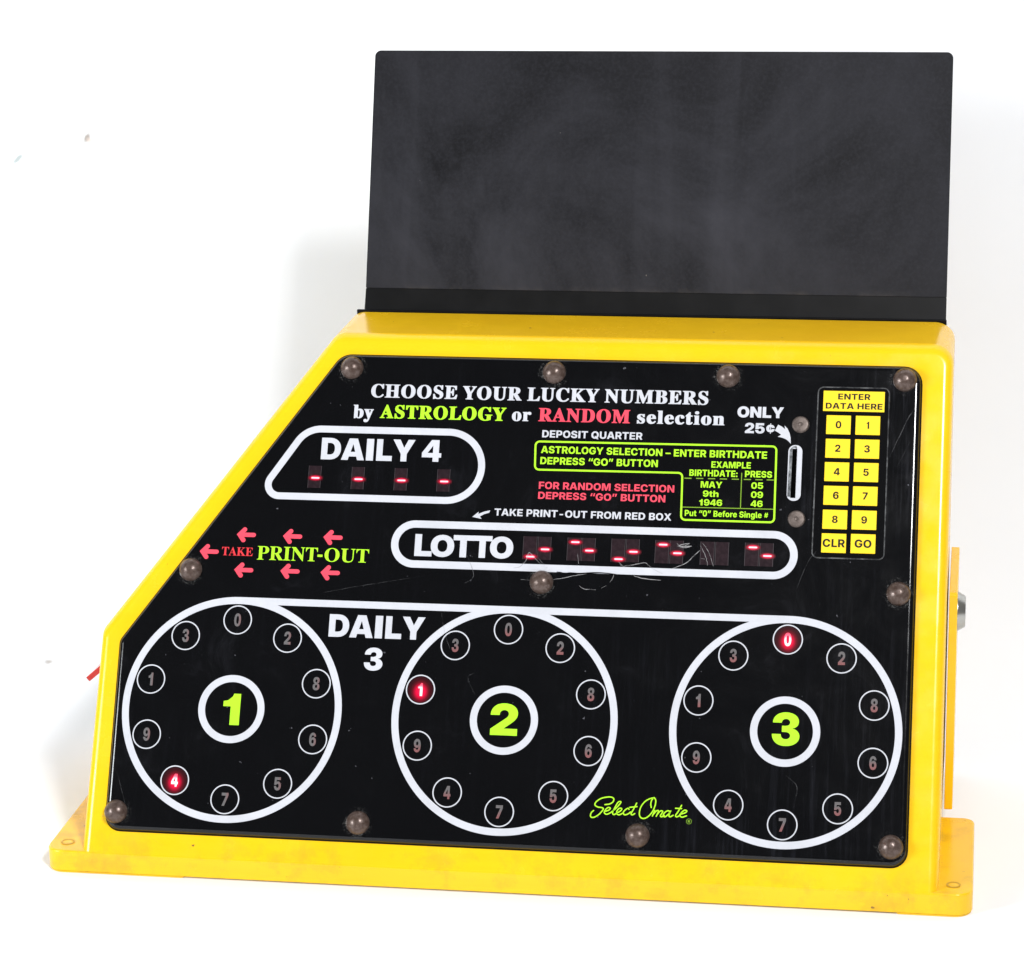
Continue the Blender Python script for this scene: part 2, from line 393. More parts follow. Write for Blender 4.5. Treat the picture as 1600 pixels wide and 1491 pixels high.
# letter outlines: six alphabets of plain contours, 1000 units to the em
GLYPHS = json.loads(r'''
{"black":{
"1":[576,[[476,0,238,0,238,430,50,430,50,550,156,568,215,610,281,670,300,728,476,728]]],
"2":[645,[[47,142,369,404,386,422,403,446,411,466,414,486,414,510,411,526,403,542,391,558,373,572,357,578,333,583,317,583,293,579,277,572,258,558,247,546,232,514,225,470,221,465,41,465,39,470,40,494,48,546,60,582,80,622,116,666,153,695,173,707,201,719,261,735,305,739,345,739,385,735,449,720,485,704,505,692,533,670,550,654,571,626,591,586,598,558,602,534,603,494,598,458,591,430,578,402,566,382,533,340,477,286,323,158,601,157,605,154,605,2,601,0,49,0,46,2]]],
"3":[645,[[205,1,161,17,125,38,86,70,55,110,35,154,23,198,19,246,21,250,205,250,210,246,212,218,224,186,237,169,257,153,273,145,289,141,317,140,353,145,379,158,401,182,409,202,411,230,405,250,398,262,381,279,345,296,317,300,233,300,230,302,230,434,233,437,309,437,337,441,361,448,377,457,390,470,402,494,403,522,398,542,383,566,361,583,337,591,305,592,273,584,246,566,228,538,221,505,37,504,33,506,35,542,40,566,52,598,76,638,117,680,153,703,201,723,253,735,297,740,333,740,377,736,441,720,473,707,501,692,533,667,545,654,566,626,578,602,586,578,589,554,590,522,581,482,570,458,557,439,544,426,517,405,493,393,449,382,501,368,529,355,556,334,578,310,597,278,610,238,613,210,610,174,598,134,578,98,545,61,497,29,453,9,385,-7,333,-12,265,-10]]],
"4":[645,[[363,140,11,141,9,146,9,294,307,728,551,728,555,726,555,294,559,290,635,289,635,142,559,141,555,138,555,2,551,0,367,0,364,2],[363,291,363,542,193,294,195,290]]],
"5":[645,[[217,1,173,17,133,41,97,72,75,98,51,142,35,194,31,222,33,234,217,234,227,194,236,178,253,161,269,150,293,141,321,137,337,139,361,145,377,153,397,171,410,190,418,210,422,242,418,278,406,306,389,328,373,340,357,348,329,353,293,351,261,339,236,318,221,293,43,294,47,434,63,726,565,728,567,722,567,574,565,569,245,569,239,566,231,470,233,453,257,472,281,483,309,492,333,496,377,496,409,492,461,475,497,456,529,431,566,390,586,358,598,330,606,302,611,274,610,214,602,174,590,142,578,118,562,94,521,52,473,21,421,1,385,-7,353,-11,277,-10]]],
"A":[764,[[244,726,246,728,518,726,764,2,758,0,538,0,534,6,503,114,498,120,262,120,257,118,222,1,6,0,0,2],[450,276,456,278,382,540,378,530,306,277]]],
"D":[711,[[39,726,41,728,317,728,389,723,445,712,481,699,529,675,569,648,597,621,618,598,642,562,659,530,678,474,690,402,690,326,686,290,674,238,650,178,622,134,606,114,577,85,525,49,473,24,417,9,341,0,41,0,39,2],[341,169,393,181,417,193,443,214,462,242,470,258,482,302,486,342,486,386,478,442,467,474,454,498,445,509,421,531,389,547,361,555,329,559,245,560,242,558,242,170,245,168]]],
"I":[358,[[60,0,60,728,298,728,298,0]]],
"L":[575,[[39,726,41,728,241,727,242,174,245,172,553,172,556,170,556,2,553,0,41,0,39,2]]],
"N":[738,[[39,726,41,728,245,728,426,438,497,312,496,726,501,728,697,728,699,726,699,2,697,0,493,0,324,270,241,413,242,2,237,0,41,0,39,2]]],
"O":[746,[[290,-3,258,5,214,21,186,36,154,57,130,77,113,94,84,130,64,162,44,206,28,266,20,346,20,398,24,438,41,510,65,566,84,598,106,625,122,643,162,676,218,708,258,723,290,731,362,740,434,735,474,727,510,716,554,696,574,684,606,660,624,642,643,622,667,590,687,554,699,526,719,458,727,382,727,346,723,294,715,250,707,222,695,190,680,158,647,110,598,61,570,41,530,20,478,1,406,-11,330,-10],[386,164,414,169,438,177,466,197,487,222,499,242,511,274,519,318,522,378,519,414,510,454,498,486,474,522,454,540,426,555,386,564,362,564,338,560,314,552,294,540,269,518,252,494,240,466,233,442,226,394,224,350,228,306,237,270,252,234,268,210,290,190,318,174,350,165]]],
"T":[656,[[227,554,222,556,22,556,20,558,20,726,22,728,634,728,636,726,636,558,634,556,434,556,430,554,430,2,426,0,230,0,227,2]]],
"Y":[730,[[270,250,1,726,6,728,230,728,240,714,370,456,499,726,502,728,726,728,729,726,468,250,467,2,462,0,274,0,271,2]]],
"¢":[583,[[274,94,208,106,184,113,144,133,120,149,89,178,59,218,40,258,27,306,23,346,23,394,31,442,47,486,67,522,92,553,132,587,168,607,212,623,252,631,272,632,275,638,275,726,280,728,324,728,326,726,326,634,380,624,428,607,456,592,490,566,522,530,542,494,554,462,562,414,562,410,556,408,376,408,370,434,362,450,352,463,328,477,326,474,326,254,328,250,352,265,362,278,370,294,376,322,556,322,562,318,562,310,558,278,546,238,530,206,501,170,464,140,420,117,368,101,328,96,326,90,326,2,324,0,280,0,275,2],[272,252,275,254,275,474,272,476,252,464,236,442,223,406,219,370,223,322,232,294,247,270,268,253]]]},
"bold":{
"-":[645,[[155,353,157,355,485,355,490,353,489,228,157,227,155,229]]],
"0":[645,[[228,2,200,14,168,31,152,42,125,68,99,100,87,120,68,160,56,196,47,228,39,276,35,320,34,384,39,452,56,532,75,584,99,628,116,650,146,680,188,708,216,721,244,729,300,738,356,737,384,733,416,725,464,704,488,688,516,664,537,640,554,616,582,556,593,520,602,480,610,416,610,312,606,272,598,228,578,160,565,132,549,104,512,59,488,38,464,23,416,2,352,-10,284,-8],[336,126,364,134,384,146,405,168,421,196,433,232,442,276,446,320,446,388,442,452,433,496,426,520,413,548,392,576,368,592,336,601,308,601,288,597,264,585,240,560,228,540,211,492,203,448,199,400,199,328,203,280,211,236,223,200,243,164,260,146,280,134,308,126]]],
"1":[492,[[392,0,202,0,202,430,50,430,50,550,136,568,182,610,237,670,252,728,392,728]]],
"2":[645,[[61,122,331,357,384,410,412,450,420,470,425,494,424,518,419,542,412,558,399,575,379,591,359,600,339,604,307,605,291,602,267,594,255,587,236,570,225,554,218,538,214,522,211,491,55,490,53,494,53,518,57,546,70,590,86,622,109,654,131,676,151,691,195,715,247,731,307,738,371,735,427,723,459,711,487,696,515,676,540,650,560,622,576,586,584,554,587,514,584,482,575,446,563,418,544,386,495,326,455,285,293,138,295,135,591,135,593,130,593,2,591,0,63,0,61,2]]],
"3":[645,[[230,-2,182,14,142,34,106,62,73,100,53,136,40,176,36,220,38,222,198,222,202,220,203,216,208,188,216,172,226,160,254,138,290,126,330,125,362,130,382,138,406,155,423,180,431,204,431,232,423,256,411,272,398,284,374,298,354,305,322,310,238,310,236,312,236,428,238,430,318,430,358,438,382,450,404,472,415,492,419,508,419,532,415,548,399,576,378,593,350,605,310,608,286,604,266,597,239,580,220,556,212,536,211,520,206,516,54,516,50,520,52,544,61,584,73,612,85,632,110,661,150,693,198,717,254,733,298,738,354,737,386,733,422,724,462,708,482,697,506,681,526,663,543,644,563,612,575,576,579,556,580,524,575,492,563,460,542,432,518,410,490,394,458,383,442,380,440,376,490,364,518,352,549,332,575,304,587,284,599,252,604,216,603,176,590,132,567,92,530,54,494,30,450,10,386,-6,338,-10,274,-8]]],
"4":[645,[[375,130,371,132,23,132,21,134,21,262,324,726,327,728,531,728,535,726,535,266,539,264,619,264,624,262,624,134,619,132,539,132,535,130,535,2,531,0,379,0,375,2],[375,264,377,266,377,550,375,555,346,514,189,274,187,265]]],
"5":[645,[[235,-1,187,15,143,39,119,57,90,88,65,128,50,172,45,200,45,216,203,217,205,216,208,208,213,184,221,168,251,139,275,127,291,122,311,120,347,122,371,130,391,142,405,156,419,176,428,196,435,228,435,256,431,276,416,312,399,334,371,353,335,364,303,364,283,361,263,354,235,337,217,320,211,309,207,307,75,323,63,325,60,328,88,724,91,728,551,728,555,724,555,596,551,592,235,592,229,588,216,428,219,426,243,449,267,465,295,476,327,484,363,486,395,485,431,477,455,469,499,445,528,420,552,392,567,368,584,328,592,300,596,272,596,220,592,192,579,148,556,104,535,77,518,60,499,44,471,26,439,11,415,2,351,-9,303,-10,279,-8]]],
"6":[645,[[257,-2,225,7,205,15,169,34,124,72,104,96,88,120,71,152,56,192,40,264,35,328,35,392,39,428,43,460,55,512,79,576,108,624,142,664,185,697,213,712,245,725,277,733,305,737,369,737,417,729,453,717,493,696,525,672,558,636,578,604,593,568,602,524,597,522,441,522,429,552,417,568,389,588,365,597,341,600,309,597,293,593,269,581,249,564,236,548,224,528,211,496,203,464,197,388,201,385,221,414,249,440,281,460,317,473,365,481,397,481,433,476,469,465,501,449,525,433,558,400,578,372,598,328,606,300,610,260,610,216,598,160,578,116,565,96,541,68,513,43,465,16,413,-2,361,-10,297,-8],[321,121,357,122,389,134,407,148,426,168,438,188,446,212,449,232,446,268,442,284,430,308,418,324,405,336,385,349,365,356,329,361,301,356,273,345,243,320,227,296,220,276,215,252,215,228,220,204,228,184,244,160,257,147,285,130,305,123]]],
"7":[645,[[408,586,405,590,65,590,63,594,63,726,65,728,581,728,583,726,583,590,286,2,281,0,117,0,114,2]]],
"8":[645,[[228,-1,200,6,168,18,136,34,112,50,83,76,59,108,46,132,35,176,35,216,43,252,62,292,90,324,124,349,168,369,200,376,200,380,172,386,132,406,110,424,92,444,79,464,67,492,60,524,61,560,67,592,83,628,108,660,148,693,188,713,236,729,284,737,360,737,408,729,440,720,476,705,496,693,524,672,541,656,562,628,574,604,582,576,585,536,578,492,562,456,543,432,512,406,472,386,445,380,444,376,476,369,516,352,544,333,574,304,594,272,605,244,610,220,610,180,602,140,581,100,566,80,544,59,504,32,456,10,392,-6,340,-10,276,-8],[344,110,372,118,388,126,403,136,418,152,426,164,433,184,436,216,433,236,426,256,414,272,396,289,364,305,344,310,308,310,280,305,268,300,248,289,230,272,219,256,211,236,208,204,211,184,219,164,227,152,244,134,256,126,272,118,300,110],[336,433,364,439,392,456,406,472,413,484,421,512,421,536,418,552,403,580,384,597,368,605,332,614,304,613,284,608,254,592,239,576,232,564,224,540,223,516,232,484,244,464,260,450,280,439,296,434]]],
"9":[645,[[229,-2,185,13,149,33,113,62,79,103,60,139,47,179,43,203,45,207,205,206,220,171,234,155,257,139,269,133,297,128,333,129,353,134,377,146,389,155,409,179,423,203,434,231,442,263,446,291,449,339,445,343,422,311,389,282,349,261,325,254,285,248,229,249,193,258,161,270,129,289,105,309,79,339,64,363,48,399,39,431,35,471,35,511,40,539,48,571,69,615,95,651,117,672,137,688,169,707,189,716,241,732,293,739,361,736,397,729,425,720,461,703,485,688,501,676,530,647,546,627,565,595,590,535,606,463,611,403,610,335,606,295,598,247,590,215,565,151,534,99,497,57,453,25,401,2,369,-6,337,-11,269,-9],[317,368,337,370,361,377,377,386,397,402,410,419,426,455,430,475,430,503,426,523,418,543,406,563,385,584,365,597,345,604,317,608,297,606,269,599,249,588,228,571,216,555,207,539,199,515,197,491,199,463,211,427,229,403,245,389,265,377,289,370]]],
":":[269,[[86,3,57,32,50,48,44,72,44,88,50,112,61,132,70,143,94,161,122,170,146,170,166,165,182,158,198,145,214,124,224,100,224,60,212,32,194,11,182,3,166,-5,150,-9,126,-10,114,-8],[86,347,70,360,53,384,44,416,44,432,50,456,58,472,70,487,94,505,126,514,146,513,162,510,182,501,198,489,216,464,224,444,225,432,223,400,217,384,207,368,182,346,166,339,150,335,114,336]]],
"A":[754,[[262,726,266,728,486,727,737,2,734,0,550,0,503,146,498,153,254,153,249,150,202,1,22,0,17,2],[454,283,458,286,422,406,374,583,369,570,328,406,293,290,292,286,294,283]]],
"B":[658,[[55,726,57,728,353,728,397,726,441,720,473,711,501,699,529,683,562,654,579,630,590,606,598,578,601,550,599,510,591,482,579,458,552,426,517,402,467,382,469,379,493,376,521,368,553,351,569,340,590,318,607,294,615,278,623,254,627,230,627,170,614,126,591,86,557,52,529,34,493,18,445,5,393,0,57,0,55,2],[345,134,377,137,413,149,425,156,439,170,451,194,454,210,454,230,450,250,443,266,425,288,409,299,373,311,225,313,223,310,223,138,225,134],[353,429,381,437,401,449,415,462,423,474,431,502,431,522,427,538,417,558,407,570,393,580,365,591,345,594,225,594,223,590,223,430,225,428]]],
"C":[738,[[278,3,254,10,210,30,162,62,114,112,82,160,69,188,53,232,45,264,37,328,37,400,41,440,50,484,58,512,72,548,89,580,114,616,130,635,162,665,210,697,234,709,278,725,346,737,418,737,470,729,530,709,574,685,610,657,648,616,676,568,696,512,703,472,698,470,534,470,524,504,508,532,486,556,454,576,410,589,370,590,338,585,306,573,286,561,271,548,245,516,225,476,213,432,208,392,209,324,221,264,229,240,242,216,270,179,290,164,314,150,362,138,406,138,450,150,474,163,486,172,502,189,516,208,524,224,534,257,698,258,704,256,696,216,687,188,664,140,632,96,602,66,582,50,558,34,526,18,494,6,466,-2,414,-10,342,-8]]],
"D":[717,[[55,726,57,728,317,728,389,723,429,716,469,704,513,684,545,663,573,640,599,614,623,582,639,554,655,518,666,482,677,422,680,374,679,318,667,246,647,190,630,158,606,122,561,76,521,49,461,21,417,9,357,1,337,0,57,0,55,2],[349,145,401,156,433,172,452,186,470,206,491,242,503,278,511,330,511,398,503,450,487,494,466,526,433,555,409,568,385,576,345,583,229,584,224,582,225,144]]],
"E":[612,[[55,726,57,728,565,728,569,726,569,590,565,588,229,588,224,586,225,436,541,434,543,302,537,299,225,298,224,142,229,140,565,140,568,138,568,2,565,0,57,0,55,2]]],
"F":[587,[[55,726,57,728,553,728,556,726,556,590,553,588,229,588,224,586,225,410,525,409,528,406,528,274,525,272,225,271,224,2,221,0,57,0,55,2]]],
"G":[747,[[298,-2,266,7,226,22,202,35,158,66,128,96,105,124,85,156,69,188,49,248,37,328,37,400,49,480,57,508,73,548,109,608,150,653,174,673,206,694,246,713,278,724,346,737,418,737,470,728,518,713,554,697,586,677,606,661,640,628,668,588,683,556,692,532,700,492,694,488,530,488,519,516,501,544,478,564,446,581,410,589,370,590,338,584,306,572,276,552,253,528,245,516,230,488,213,432,208,392,209,324,221,264,238,224,260,192,282,170,294,162,326,147,366,138,414,138,450,146,486,162,511,184,532,216,540,240,544,268,538,270,398,270,396,272,396,392,398,394,702,394,706,392,706,276,704,244,692,192,679,160,664,132,631,88,590,51,542,22,486,2,418,-10,342,-8]]],
"H":[739,[[55,726,57,728,221,728,224,726,225,442,513,441,515,446,515,726,517,728,681,728,684,726,684,2,681,0,517,0,515,2,515,298,513,301,229,301,224,298,224,2,221,0,57,0,55,2]]],
"I":[310,[[60,0,60,728,250,728,250,0]]],
"K":[724,[[55,726,57,728,221,728,224,726,223,390,225,386,264,442,328,526,494,726,497,728,689,728,695,726,432,414,705,2,701,0,509,1,317,300,224,194,224,2,221,0,57,0,55,2]]],
"L":[565,[[55,726,57,728,221,728,224,726,224,142,229,140,533,140,536,138,536,2,533,0,57,0,55,2]]],
"M":[929,[[55,726,57,728,309,728,313,726,415,422,465,216,516,422,615,726,621,728,869,728,875,726,873,1,709,0,707,2,707,366,711,522,709,562,647,334,559,70,533,0,397,0,395,2,284,326,221,549,217,546,217,538,223,334,223,2,221,0,57,0,55,2]]],
"N":[753,[[55,726,57,728,233,728,239,726,455,378,487,322,529,234,533,238,533,242,527,366,527,726,529,728,697,727,699,2,693,0,517,0,515,2,308,334,272,398,221,498,219,494,220,474,227,354,227,2,221,0,57,0,55,2]]],
"O":[764,[[282,2,246,14,210,31,158,66,128,96,105,124,90,148,69,188,49,248,41,288,37,328,37,400,45,464,57,508,69,540,85,572,105,604,126,630,162,665,210,697,254,717,278,724,346,737,418,737,486,724,510,716,554,696,590,673,621,648,643,624,667,592,695,540,712,492,719,460,728,380,724,296,712,236,695,188,683,164,656,120,636,96,606,67,558,34,510,11,482,2,414,-10,342,-8],[394,138,426,142,458,154,490,176,520,212,540,252,552,300,556,336,556,392,552,428,540,476,520,516,495,548,474,564,450,577,406,589,366,590,334,584,298,569,270,548,249,524,229,488,217,452,209,404,208,336,213,296,222,260,237,224,249,204,266,184,290,163,322,147,358,139]]],
"P":[647,[[55,726,57,728,377,727,429,720,457,712,489,698,521,680,559,646,583,614,602,574,614,526,617,498,617,462,611,414,594,366,575,334,551,306,521,281,477,256,445,245,409,237,373,233,225,231,224,2,221,0,57,0,55,2],[345,369,381,378,413,397,422,406,435,426,442,446,447,474,442,514,434,534,421,552,405,567,393,575,357,587,337,589,225,588,225,369]]],
"Q":[769,[[523,0,514,10,510,11,466,-2,418,-9,354,-10,314,-5,278,3,226,23,178,51,138,85,117,108,97,136,69,188,58,216,45,264,37,328,37,400,45,460,53,496,66,532,81,564,97,592,121,624,162,665,190,685,226,705,282,725,318,733,354,737,410,737,438,734,466,729,506,718,566,689,590,673,618,650,656,608,672,584,695,540,712,492,724,432,728,348,720,268,703,208,684,164,656,120,617,76,616,72,720,-56,714,-58,574,-58,569,-56],[406,139,412,140,412,144,329,256,462,257,510,199,528,224,540,252,552,300,556,332,556,392,552,428,539,476,522,512,502,539,474,564,438,582,402,589,362,589,326,582,298,569,266,545,242,512,225,476,217,452,209,404,208,336,214,292,222,260,241,216,262,188,290,163,322,147,354,139]]],
"R":[659,[[55,726,57,728,377,727,413,723,461,712,493,698,525,680,541,668,567,642,587,614,599,590,614,538,618,502,619,470,615,438,607,406,594,374,582,354,564,330,541,308,494,278,640,2,637,0,461,0,457,2,329,248,229,249,224,246,224,2,221,0,57,0,55,2],[353,385,385,392,411,406,429,424,438,438,447,470,447,502,443,518,437,534,427,550,416,562,397,575,361,587,333,590,225,589,225,384]]],
"S":[661,[[237,-1,185,14,149,31,109,59,77,95,64,115,53,139,40,187,35,235,37,238,193,238,197,235,200,215,213,183,229,163,245,150,269,139,301,130,349,129,369,130,401,139,417,147,437,162,447,175,455,195,456,215,451,235,433,256,421,265,397,276,357,289,261,310,205,326,165,343,121,370,85,407,72,427,63,447,57,471,53,495,52,515,56,555,72,603,92,635,109,655,127,671,169,701,217,721,265,733,309,737,361,737,405,733,465,717,501,699,525,685,558,655,587,615,598,591,610,547,613,511,609,509,457,509,453,511,450,527,443,547,435,559,417,577,385,593,365,597,329,599,285,593,265,585,245,571,236,559,228,543,225,519,228,503,232,495,245,479,261,467,281,458,317,446,413,425,457,413,521,385,561,358,585,334,599,315,611,291,618,271,625,231,623,171,610,127,590,91,565,63,545,46,513,26,465,7,409,-6,357,-11,285,-9]]],
"T":[664,[[248,586,243,588,31,588,29,590,29,726,31,728,631,728,635,726,635,590,631,588,419,588,416,586,416,2,411,0,251,0,248,2]]],
"U":[720,[[269,-1,241,6,201,22,165,43,134,68,107,96,84,132,68,168,59,204,55,248,55,724,57,728,221,726,222,264,225,240,232,216,240,200,251,184,269,166,293,150,313,143,329,138,361,136,409,143,441,158,466,180,478,196,494,232,498,256,498,724,501,728,665,726,666,260,659,192,653,172,639,136,619,104,591,72,561,46,521,23,481,7,429,-5,377,-10,317,-8]]],
"X":[742,[[277,370,272,382,44,726,47,728,235,728,312,610,344,554,370,502,375,500,430,602,511,726,515,728,699,727,700,726,469,378,470,374,724,2,719,0,527,0,418,166,371,247,328,174,211,1,23,0,18,2]]],
"Y":[734,[[285,266,17,726,22,728,210,728,213,726,328,510,370,419,396,478,522,727,714,728,716,726,708,710,453,266,452,2,450,0,290,0,286,2]]],
"e":[590,[[243,-6,199,5,155,26,116,55,99,72,78,99,58,135,50,155,38,203,33,251,33,295,37,327,50,375,70,419,98,459,139,497,179,520,227,537,283,545,315,544,351,540,407,525,447,504,478,479,513,439,536,395,552,343,559,291,559,231,555,227,199,227,195,223,197,199,209,163,223,144,243,126,271,114,299,109,327,110,347,114,367,123,388,139,407,166,539,153,547,151,552,147,536,107,511,71,475,38,455,25,423,10,367,-6,319,-11,263,-9],[399,325,403,327,400,343,392,367,380,387,367,401,351,413,331,420,291,423,271,421,251,413,231,400,222,391,211,375,202,355,197,335,196,327,199,325]]],
"f":[402,[[102,406,100,411,12,411,10,414,10,534,12,536,100,536,102,538,104,602,114,650,123,670,139,694,156,711,180,727,220,743,268,750,312,750,388,740,390,738,389,726,372,618,340,621,300,619,284,612,278,606,271,594,268,578,268,537,372,536,376,534,376,414,372,411,267,410,266,2,264,0,108,0,102,2]]],
"g":[628,[[215,-206,183,-197,163,-189,127,-169,105,-152,77,-120,61,-88,55,-64,199,-43,203,-45,219,-70,235,-82,263,-94,283,-97,307,-98,331,-96,355,-90,384,-72,397,-56,404,-40,411,-4,411,92,403,94,388,68,379,57,362,40,343,26,315,14,279,7,231,6,187,15,151,30,115,54,90,80,62,124,46,164,38,200,33,236,33,304,42,360,54,400,81,452,116,492,131,505,155,520,175,530,199,537,239,544,267,544,291,541,319,533,343,521,366,504,388,480,407,450,411,452,411,532,415,536,571,536,573,532,573,8,568,-44,556,-84,540,-112,514,-144,483,-170,447,-189,395,-205,351,-212,287,-214,259,-212],[319,130,339,135,363,146,371,153,387,172,400,196,408,220,412,248,412,296,408,320,396,356,383,378,363,397,343,409,323,414,295,414,271,409,255,401,238,388,225,372,213,348,205,320,201,292,201,252,205,224,213,196,221,180,231,165,251,146,271,135,291,130]]],
"h":[621,[[54,726,56,728,212,728,216,726,216,446,221,446,235,470,255,494,268,507,292,524,332,539,356,543,396,544,444,536,472,524,492,512,526,478,546,446,558,414,566,366,567,2,564,0,404,0,402,2,402,314,398,342,389,366,372,387,352,400,340,404,312,406,284,403,264,395,252,387,235,366,223,338,219,314,219,2,216,0,56,0,54,2]]],
"i":[273,[[54,534,58,536,218,535,220,2,214,0,58,0,54,2],[106,601,90,608,78,616,62,634,53,650,49,666,50,694,53,706,61,722,86,746,94,751,118,759,154,759,186,746,212,722,220,706,224,690,224,666,216,642,208,630,190,614,166,601,146,597,122,598]]],
"l":[309,[[140,10,112,23,100,31,83,48,75,60,67,76,59,100,54,140,54,724,56,728,216,728,219,724,219,156,227,136,240,126,252,124,284,124,300,8,284,3,256,-1,188,0]]],
"n":[621,[[54,534,56,536,208,536,212,534,212,474,214,442,216,437,235,470,255,494,268,507,300,528,332,539,372,544,396,544,428,540,464,528,480,519,503,502,529,474,546,446,558,414,566,374,567,2,564,0,404,0,402,2,402,314,398,342,389,366,372,387,352,400,340,404,312,406,284,403,264,395,252,387,235,366,223,338,219,314,219,2,216,0,56,0,54,2]]],
"o":[609,[[211,2,163,22,123,50,97,75,81,95,67,119,54,147,38,203,33,251,33,295,37,327,50,375,69,419,98,459,115,477,139,496,183,521,231,537,291,545,319,545,359,541,407,529,435,517,463,501,508,463,532,431,556,383,564,359,572,323,576,287,576,247,572,207,560,159,540,115,508,71,471,38,431,14,383,-2,335,-10,267,-9],[319,118,335,122,359,134,376,151,393,179,400,199,407,231,409,255,408,291,404,319,396,347,384,371,368,391,351,405,331,413,307,417,279,413,267,409,247,397,233,383,218,359,210,339,201,291,201,243,205,211,222,167,229,155,251,134,263,126,291,118]]],
"r":[408,[[54,534,56,536,212,536,214,534,214,442,216,440,231,474,243,494,258,510,276,524,300,535,324,540,364,541,384,539,392,536,394,398,388,396,328,402,300,399,276,391,257,378,244,365,231,346,223,326,219,298,219,2,216,0,56,0,54,2]]],
"t":[382,[[188,4,152,19,124,42,106,65,99,81,91,109,88,141,88,409,84,411,10,413,10,533,12,535,86,537,88,665,92,670,252,669,254,537,352,535,354,533,353,413,256,411,253,409,253,161,258,141,272,127,296,123,344,127,350,125,363,5,344,0,304,-5,228,-3]]],
"u":[621,[[192,-4,156,8,118,34,100,52,87,70,75,90,63,126,54,182,54,534,56,536,216,536,219,534,219,218,223,194,235,166,260,141,284,132,320,130,348,136,368,148,384,166,397,194,402,226,402,534,404,536,564,536,567,534,567,2,564,0,412,0,410,2,408,94,404,97,389,70,370,46,352,28,328,12,300,0,264,-7,228,-8,208,-6]]],
"–":[500,[[0,353,2,355,498,355,500,353,500,229,498,227,2,227,0,229]]],
"“":[536,[[153,724,156,727,264,725,225,428,220,426,72,426,66,428],[391,724,396,727,500,727,502,724,501,704,464,428,460,426,308,426,305,428]]],
"”":[526,[[105,724,108,727,260,727,264,724,260,712,177,428,172,426,68,426,66,428],[334,724,336,727,488,727,492,725,406,428,404,426,300,426,294,428]]]},
"digit":{
"0":[645,[[241,-3,213,5,185,17,157,32,129,54,108,74,91,94,71,126,52,166,39,202,23,278,19,322,19,386,24,450,31,494,43,538,67,594,95,638,141,684,185,711,217,724,245,732,309,740,373,736,429,724,453,714,489,695,505,683,533,657,549,638,573,602,601,538,618,470,626,390,626,334,622,286,610,218,590,158,562,106,537,74,521,57,477,25,453,13,421,1,385,-7,353,-11,281,-10],[337,141,365,149,384,162,402,182,418,214,426,238,434,274,439,318,438,418,430,474,418,514,398,550,381,568,361,580,333,586,313,586,285,580,269,571,247,550,229,518,220,494,212,458,207,418,205,346,208,298,215,250,223,222,231,202,243,182,261,162,281,149,309,141]]],
"1":[449,[[349,0,184,0,184,430,50,430,50,550,126,568,165,610,213,670,227,728,349,728]]],
"2":[645,[[49,138,371,403,392,426,405,446,412,462,417,490,417,514,412,530,405,546,391,563,375,574,355,583,319,587,295,583,275,575,259,564,246,550,230,518,226,506,222,470,219,466,43,466,41,470,42,498,50,546,67,594,82,622,99,646,118,666,155,696,175,707,203,720,263,735,303,739,347,739,387,735,447,720,467,712,503,692,535,667,561,638,580,606,592,574,601,526,601,490,596,458,588,430,569,390,533,342,455,269,318,154,599,153,603,150,603,2,599,0,51,0,49,2]]],
"3":[645,[[207,1,163,17,127,37,103,56,83,76,58,110,38,150,26,194,21,246,23,249,203,249,207,246,209,218,213,202,222,182,239,161,259,148,291,137,327,136,351,141,379,153,401,174,412,198,415,226,412,242,404,258,379,283,351,296,311,302,235,302,231,306,231,434,235,436,323,437,355,445,379,457,396,474,404,490,407,518,401,546,388,566,367,584,335,595,311,596,283,592,251,575,230,550,222,530,219,506,215,504,39,504,35,506,38,546,54,598,77,638,98,662,112,674,155,704,203,724,255,736,299,740,331,740,375,736,415,728,443,719,471,707,499,692,544,654,564,626,576,602,584,578,588,550,588,526,580,482,569,458,542,426,515,405,479,389,447,382,491,371,519,359,547,340,576,310,597,274,608,238,611,206,609,178,597,134,576,98,543,61,503,33,451,9,407,-3,351,-11,267,-10]]],
"4":[645,[[366,138,364,142,12,142,10,146,10,290,308,726,548,728,552,726,552,290,556,288,632,288,634,286,634,146,632,142,556,142,552,138,552,2,548,0,368,0,366,2],[364,288,366,290,366,542,364,547,195,298,190,290,192,288]]],
"5":[645,[[235,-3,183,14,139,37,115,56,86,86,58,130,41,178,33,230,35,233,215,232,218,210,226,190,247,162,263,150,283,141,311,135,331,134,351,138,371,146,391,160,407,179,420,206,424,230,424,258,419,282,404,314,379,339,355,351,327,356,287,352,263,343,251,336,235,321,219,294,47,294,44,298,46,350,65,726,563,728,565,722,565,578,563,573,239,573,237,570,229,470,228,454,231,452,251,468,283,484,311,492,339,496,379,496,407,492,459,475,495,456,527,431,564,390,584,358,596,330,604,302,609,274,608,214,596,162,583,130,569,106,531,62,499,37,471,21,419,1,351,-11,279,-10]]],
"6":[645,[[252,-3,220,6,192,17,164,33,136,53,113,74,90,102,74,126,54,166,43,198,26,274,22,314,22,378,26,438,43,514,66,574,94,622,110,642,140,672,172,696,200,711,232,724,260,732,320,740,352,740,392,736,432,727,472,712,508,691,539,666,565,638,592,594,609,546,612,518,436,517,432,518,425,538,417,554,404,569,388,580,356,592,320,594,300,592,276,583,256,570,243,558,226,534,215,506,207,474,202,442,203,410,228,438,256,460,288,475,320,484,352,488,400,486,440,479,484,464,508,452,540,428,573,394,592,366,605,338,617,302,622,258,621,206,608,154,589,114,569,86,548,64,508,33,460,9,400,-7,352,-12,292,-10],[344,137,364,141,384,149,396,157,417,178,424,190,432,210,437,234,437,250,433,274,425,294,416,308,392,331,368,343,348,348,316,347,300,344,268,327,251,310,243,298,234,278,230,258,230,222,234,206,246,182,264,161,276,153,300,141,320,137]]],
"7":[645,[[365,514,390,566,56,567,54,570,54,726,56,728,588,728,591,726,589,570,302,2,300,0,108,0,105,2]]],
